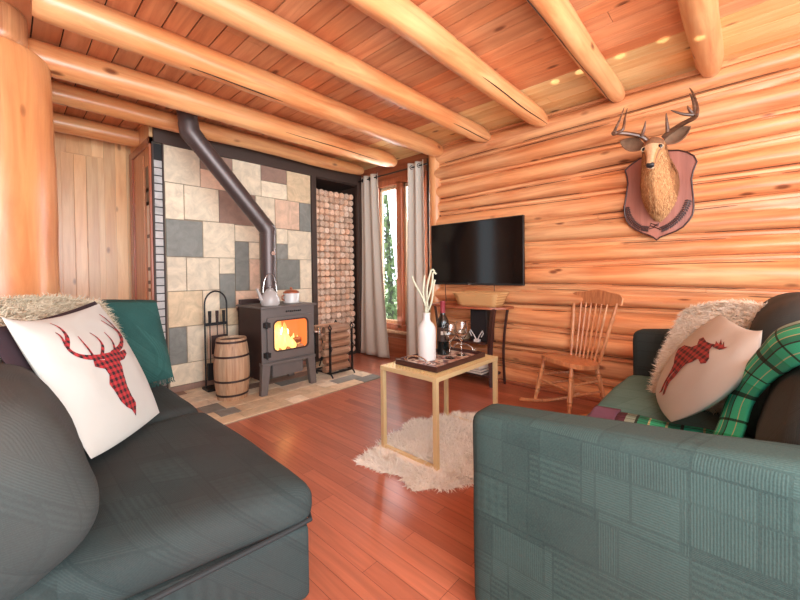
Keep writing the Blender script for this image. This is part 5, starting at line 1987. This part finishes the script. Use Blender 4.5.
BO2 = [(2.04, 0.13, 0.468), (2.0, 0.069, 0.533), (2.14, 0.025, 0.662), (2.12, -0.024, 0.805), (1.92, -0.077, 0.945), (1.68, -0.124, 1.056), (1.50, -0.23, 1.115), (1.46, -0.38, 1.09)]
BI2 = [(1.80, 0.07, 0.480), (1.85, -0.014, 0.596), (1.90, -0.048, 0.726), (1.82, -0.086, 0.824), (1.62, -0.120, 0.919), (1.40, -0.155, 0.999), (1.25, -0.25, 1.04), (1.22, -0.38, 1.03)]


def bf(u, v):
    a, b = poly_at(BO2, v), poly_at(BI2, v)
    p_ = a.lerp(b, u)
    return p_+Vector((0, 0.030, 0.012))+Vector((0, 0.02, 0.007))*math.sin(PI*u)+Vector((0, -0.05, -0.01))*max(0, 1-u*12)


mb = MB()
mb.grid(bf, 30, 60)
mb.build('blanket_cloth', 'tartan', tb, solid=0.012, ang=80)
mb = MB()
mb.grid(lambda u, v: Vector((2.27-0.42*v+0.02*u, 0.50-0.42*u-0.02*v, 0.472+0.004*math.sin(u*9)+0.004*math.sin(v*13))), 20, 12)
mb.build('blanket_end', 'tartan', tb, solid=0.01, ang=80)
MB().grid(lambda u, v: Vector((2.29-0.42*v+0.02*u, 0.62-0.12*u-0.02*v, 0.474+0.004*math.sin(v*13))), 8, 12).build('blanket_hem', plain('plum_wool', (110, 78, 104), 0.95, var=0.2), tb, solid=0.01, ang=80)

# ================================================================== CUSHIONS


def bip(G, u, v):
    l = lambda t: ((1-t)*(1-2*t), 4*t*(1-t), t*(2*t-1))
    a, b = l(v), l(u)
    p_ = Vector((0, 0, 0))
    for j in range(3):
        for i in range(3):
            p_ += Vector(G[j][i])*(a[j]*b[i])
    return p_


def bul(t):
    return max(0, 1-(2*t-1)**2)**0.6


def cushion(G, n, hf, hb, name, mat, label, cat='cushion', wr=0.006, pin=0.0, group=None):
    n = Vector(n).normalized()

    def front(u, v, off=0.0):
        return bip(G, u, v)+n*(hf*bul(u)*bul(v)+off+wr*noise.noise(Vector((u*5, v*5, hf*50)))*bul(u)*bul(v))

    def back(u, v):
        return bip(G, u, v)-n*(hb*bul(u)*bul(v))
    # cosine spacing keeps the seam crisp
    cs = lambda t: 0.5-0.5*math.cos(PI*t)
    mb = MB()
    mb.grid(lambda u, v: front(cs(u), cs(v)), 44, 44, flip=True)
    mb.grid(lambda u, v: back(cs(u), cs(v)), 44, 44)
    t = thing(name, label, cat, tuple(bip(G, 0.5, 1)), group)
    mb.uv = [(0, 0)]*len(mb.v)
    mb.build('cover', mat, t, ang=60)
    return t, front, back, n


def print_poly(mb, front, poly, cuts=3):
    """a printed shape lying on the cushion's curved front"""
    bm = bmesh.new()
    vv = [bm.verts.new((x, y, 0)) for x, y in poly]
    for t in tessellate_polygon([[Vector((x, y, 0)) for x, y in poly]]):
        try:
            bm.faces.new([vv[i] for i in t])
        except ValueError:
            pass
    for _ in range(cuts):
        es = [e for e in bm.edges if e.calc_length() > 0.03]
        if es:
            bmesh.ops.subdivide_edges(bm, edges=es, cuts=1, use_grid_fill=False)
            bmesh.ops.triangulate(bm, faces=bm.faces)
    bm.verts.index_update()
    vs = [front(v.co.x, v.co.y, 0.0022) for v in bm.verts]
    uv = [(v.co.x+0.001, v.co.y+0.001) for v in bm.verts]
    fs = [tuple(v.index for v in f.verts) for f in bm.faces]
    bm.free()
    mb.add(vs, fs, 0.5, None, uv)


def print_stroke(mb, front, path, w0, w1, sq=1.0):
    pts = []
    P3 = [Vector((x, y, 0)) for x, y in path]
    n = 8*(len(P3)-1)
    pts = [poly_at(P3, i/n) for i in range(n+1)]
    vs, uv, fs = [], [], []
    for i, p_ in enumerate(pts):
        d = (pts[min(i+1, n)]-pts[max(i-1, 0)]).normalized()
        nn = Vector((-d.y, d.x, 0))
        w = w0+(w1-w0)*i/n
        for s in (-1, 0, 1):
            q = p_+nn*w*s
            vs.append(front(min(0.99, max(0.01, q.x)), min(0.99, max(0.01, q.y)), 0.0022))
            uv.append((q.x+0.001, q.y+0.001))
    for i in range(n):
        for k in range(2):
            a = i*3+k
            fs.append((a, a+1, a+4, a+3))
    mb.add(vs, fs, 0.5, None, uv)


def fur(name, mat, parent, pts, ln, droop, width=0.0022, lean=0.5):
    """a coat of tapering curved hairs; pts is a list of (point, normal)"""
    mb = MB()
    for p_, nn in pts:
        r = Vector((random.gauss(0, 1), random.gauss(0, 1), random.gauss(0, 1)))
        d = (nn+r*lean*0.5).normalized()
        l_ = ln*random.uniform(0.6, 1.25)
        side = d.cross(Vector((random.gauss(0, 1), random.gauss(0, 1), random.gauss(0, 1)))).normalized()*width
        tan = (r-nn*r.dot(nn)).normalized()
        a = p_
        b = p_+d*l_*0.5+tan*l_*0.12+droop*l_*0.15
        c = p_+d*l_*0.85+tan*l_*0.42+droop*l_*0.6
        mb.add([a-side, a+side, b+side*0.8, b-side*0.8, c], [(0, 1, 2, 3), (3, 2, 4)], random.random())
    o = mb.build(name, mat, parent, ang=180)
    return tag(o, kind=None)


def cushion_pts(G, n, hf, hb, N_, back=0.25, edge=0.25):
    n = Vector(n).normalized()
    out = []
    while len(out) < N_:
        u, v = random.random(), random.random()
        if random.random() < edge:
            if random.random() < 0.5:
                u = random.choice((0.0, 1.0))
            else:
                v = random.choice((0.0, 1.0))
        e = 1e-3
        s = -1 if random.random() < back else 1
        h = hf if s > 0 else hb
        f = lambda a, b: bip(G, a, b)+n*s*h*bul(a)*bul(b)
        u_, v_ = min(0.995, max(0.005, u)), min(0.995, max(0.005, v))
        p0 = f(u_, v_)
        n0 = n*s+(p0-bip(G, 0.5, 0.5)).normalized()*(0.3+0.9*(max(abs(2*u-1), abs(2*v-1))**3))
        out.append((p0, n0.normalized()))
    return out


nd, nm_ = (.756, -.477, .448), (-.22, .8, .56)
c1, f1, b1, n1 = cushion(DG, nd, 0.07, 0.05, 'throw_pillow', 'cream', 'cream cushion printed with a red checked stag head on the left sofa', wr=0.012)
mb = MB()
print_poly(mb, f1, DP['head'])
for k, w0, w1 in (('a1', 0.024, 0.005), ('a2', 0.020, 0.004), ('a3', 0.013, 0.004), ('a4', 0.015, 0.004), ('b1', 0.022, 0.004), ('b2', 0.013, 0.003), ('b3', 0.013, 0.004)):
    print_stroke(mb, f1, DP[k], w0, w1)
mb.build('stag_print', 'buffalo', c1, smooth=False)
cushion(PL, nd, 0.03, 0.05, 'throw_pillow', 'plum', 'dark plum cushion mostly hidden behind the stag cushion', wr=0.004)
fg, f2, b2, n2 = cushion(FL, nd, 0.04, 0.05, 'faux_fur_pillow', 'fur_grey', 'shaggy grey-tan faux fur cushion at the back of the left sofa', wr=0.01)
fur('fur', 'fur_grey', fg, cushion_pts(FL, nd, 0.04, 0.05, 15000, 0.15), 0.055, Vector((0, 0, -0.6)), 0.0022)
c3, f3, b3, n3 = cushion(MG, nm_, 0.07, 0.06, 'throw_pillow', 'cream', 'cream cushion printed with a red checked moose on the right sofa', wr=0.012)
mb = MB()
print_poly(mb, f3, MP['body'])
print_poly(mb, f3, MP['p'])
mb.build('moose_print', 'moose', c3, smooth=False)
fc, f4, b4, n4 = cushion(FR, (-.7, .55, .4), 0.05, 0.05, 'faux_fur_pillow', 'fur_cream', 'shaggy cream faux fur cushion behind the moose cushion', wr=0.01)
fur('fur', 'fur_cream', fc, cushion_pts(FR, (-.7, .55, .4), 0.05, 0.05, 15000, 0.15), 0.06, Vector((0, 0, -0.5)), 0.0024)

# ================================================================== SHEEPSKIN
rg = thing('sheepskin_rug', 'cream sheepskin rug lying on the floorboards under the gold coffee table', 'rug', (2.1, 1.58, 0))


def rug_r(a):
    e = 2.6
    ca, sa = math.cos(a), math.sin(a)
    q = (abs(ca/0.60)**e+abs(sa/0.40)**e)**(-1/e)
    return q*(1+0.07*math.sin(a*5+1)+0.05*math.sin(a*9+2)+0.03*math.sin(a*17))


mb = MB()
NA, NRr = 90, 14
vs, fs = [Vector((2.17, 1.575, 0.012))], []
for j in range(1, NRr+1):
    q = j/NRr
    for k in range(NA):
        a = 2*PI*k/NA
        r = rug_r(a)*q
        z = 0.010*(1-q**6)+0.002
        vs.append(Vector((2.17+r*math.cos(a), 1.575+r*math.sin(a), z)))
for k in range(NA):
    fs.append((0, 1+k, 1+(k+1) % NA))
for j in range(NRr-1):
    for k in range(NA):
        a, b = 1+j*NA+k, 1+j*NA+(k+1) % NA
        fs.append((a, a+NA, b+NA, b))
mb.add(vs, fs, 0.6)
mb.build('hide', 'fur_rug', rg)
pts = []
while len(pts) < 30000:
    a = random.random()*2*PI
    q = math.sqrt(random.random())
    tx0_, ty0_ = 2.17+rug_r(a)*q*math.cos(a), 1.575+rug_r(a)*q*math.sin(a)
    if 1.36 < ty0_ < 1.93 and (1.775 < tx0_ < 1.86 or 2.55 < tx0_ < 2.62):
        continue
    r = rug_r(a)*q
    out = Vector((math.cos(a), math.sin(a), 0))*(0.15+0.9*q**6)
    clump = noise.noise_vector(Vector((r*math.cos(a)*9, r*math.sin(a)*9, 0)))*0.9
    pts.append((Vector((2.17+r*math.cos(a), 1.575+r*math.sin(a), 0.010*(1-q**6)+0.004)), (out+clump+Vector((0, 0, 0.75-0.45*q**6))).normalized()))
fur('wool', 'fur_rug', rg, pts, 0.05, Vector((0, 0, -0.25)), 0.0024, 0.4)

# ================================================================== OUTSIDE THE WINDOW
MB().bb(4.3, 40, -15, 40, -0.9, -0.6).build('lawn', plain('pale_grass', (176, 186, 140), 0.95, scale=3))['kind'] = 'structure'
leafm = attr_mat('leaf', 0.7, 0.0, 4, 0.2)
random.seed(77)
for k, (x, y, h, cr0, lab) in enumerate(((7.6, 7.5, 4.6, 1.0, 'leafy pale green tree closest outside the window'), (11.6, 9.0, 5.0, 1.3, 'tall pale green tree standing further outside the window'), (8.6, 11.4, 3.2, 1.0, 'low bushy tree outside the window, at the left of the glass'))):
    t = thing('tree', lab, 'tree', (x, y, -0.6), 'trees outside the window')
    mb = MB()
    mb.tube([(x, y, -0.6), (x+0.05, y, 0.6), (x-0.03, y+0.05, h*0.5), (x, y, h*0.8)], [0.11, 0.08, 0.06, 0.02], 8)
    for q in range(7):
        a = q*1.1
        z = h*(0.25+0.08*q)
        mb.tube([(x, y, z), (x+0.5*cr0*math.cos(a), y+0.5*cr0*math.sin(a), z+0.4)], [0.03, 0.01], 6)
    mb.build('trunk', plain('grey_bark', (96, 96, 84), 0.9), t)
    mb = MB()
    for q in range(4200):
        z = random.random()
        rr_ = 1.35*cr0*math.sin(PI*(0.12+0.85*z))**0.6*random.random()**0.5
        a = random.random()*2*PI
        c = Vector((x+rr_*math.cos(a), y+rr_*math.sin(a), -0.2+(h+0.2)*z))
        s = 0.085
        u = Vector((random.gauss(0, 1), random.gauss(0, 1), random.gauss(0, 1))).normalized()*s
        w = u.cross(Vector((random.gauss(0, 1), random.gauss(0, 1), random.gauss(0, 1)))).normalized()*s*0.5
        g = random.uniform(0.8, 1.1)
        mb.add([c-u, c+w, c+u, c-w], [(0, 1, 2, 3)], 0.5, (0.20*g, 0.27*g, 0.12*g))
    mb.build('foliage', leafm, t, smooth=False)
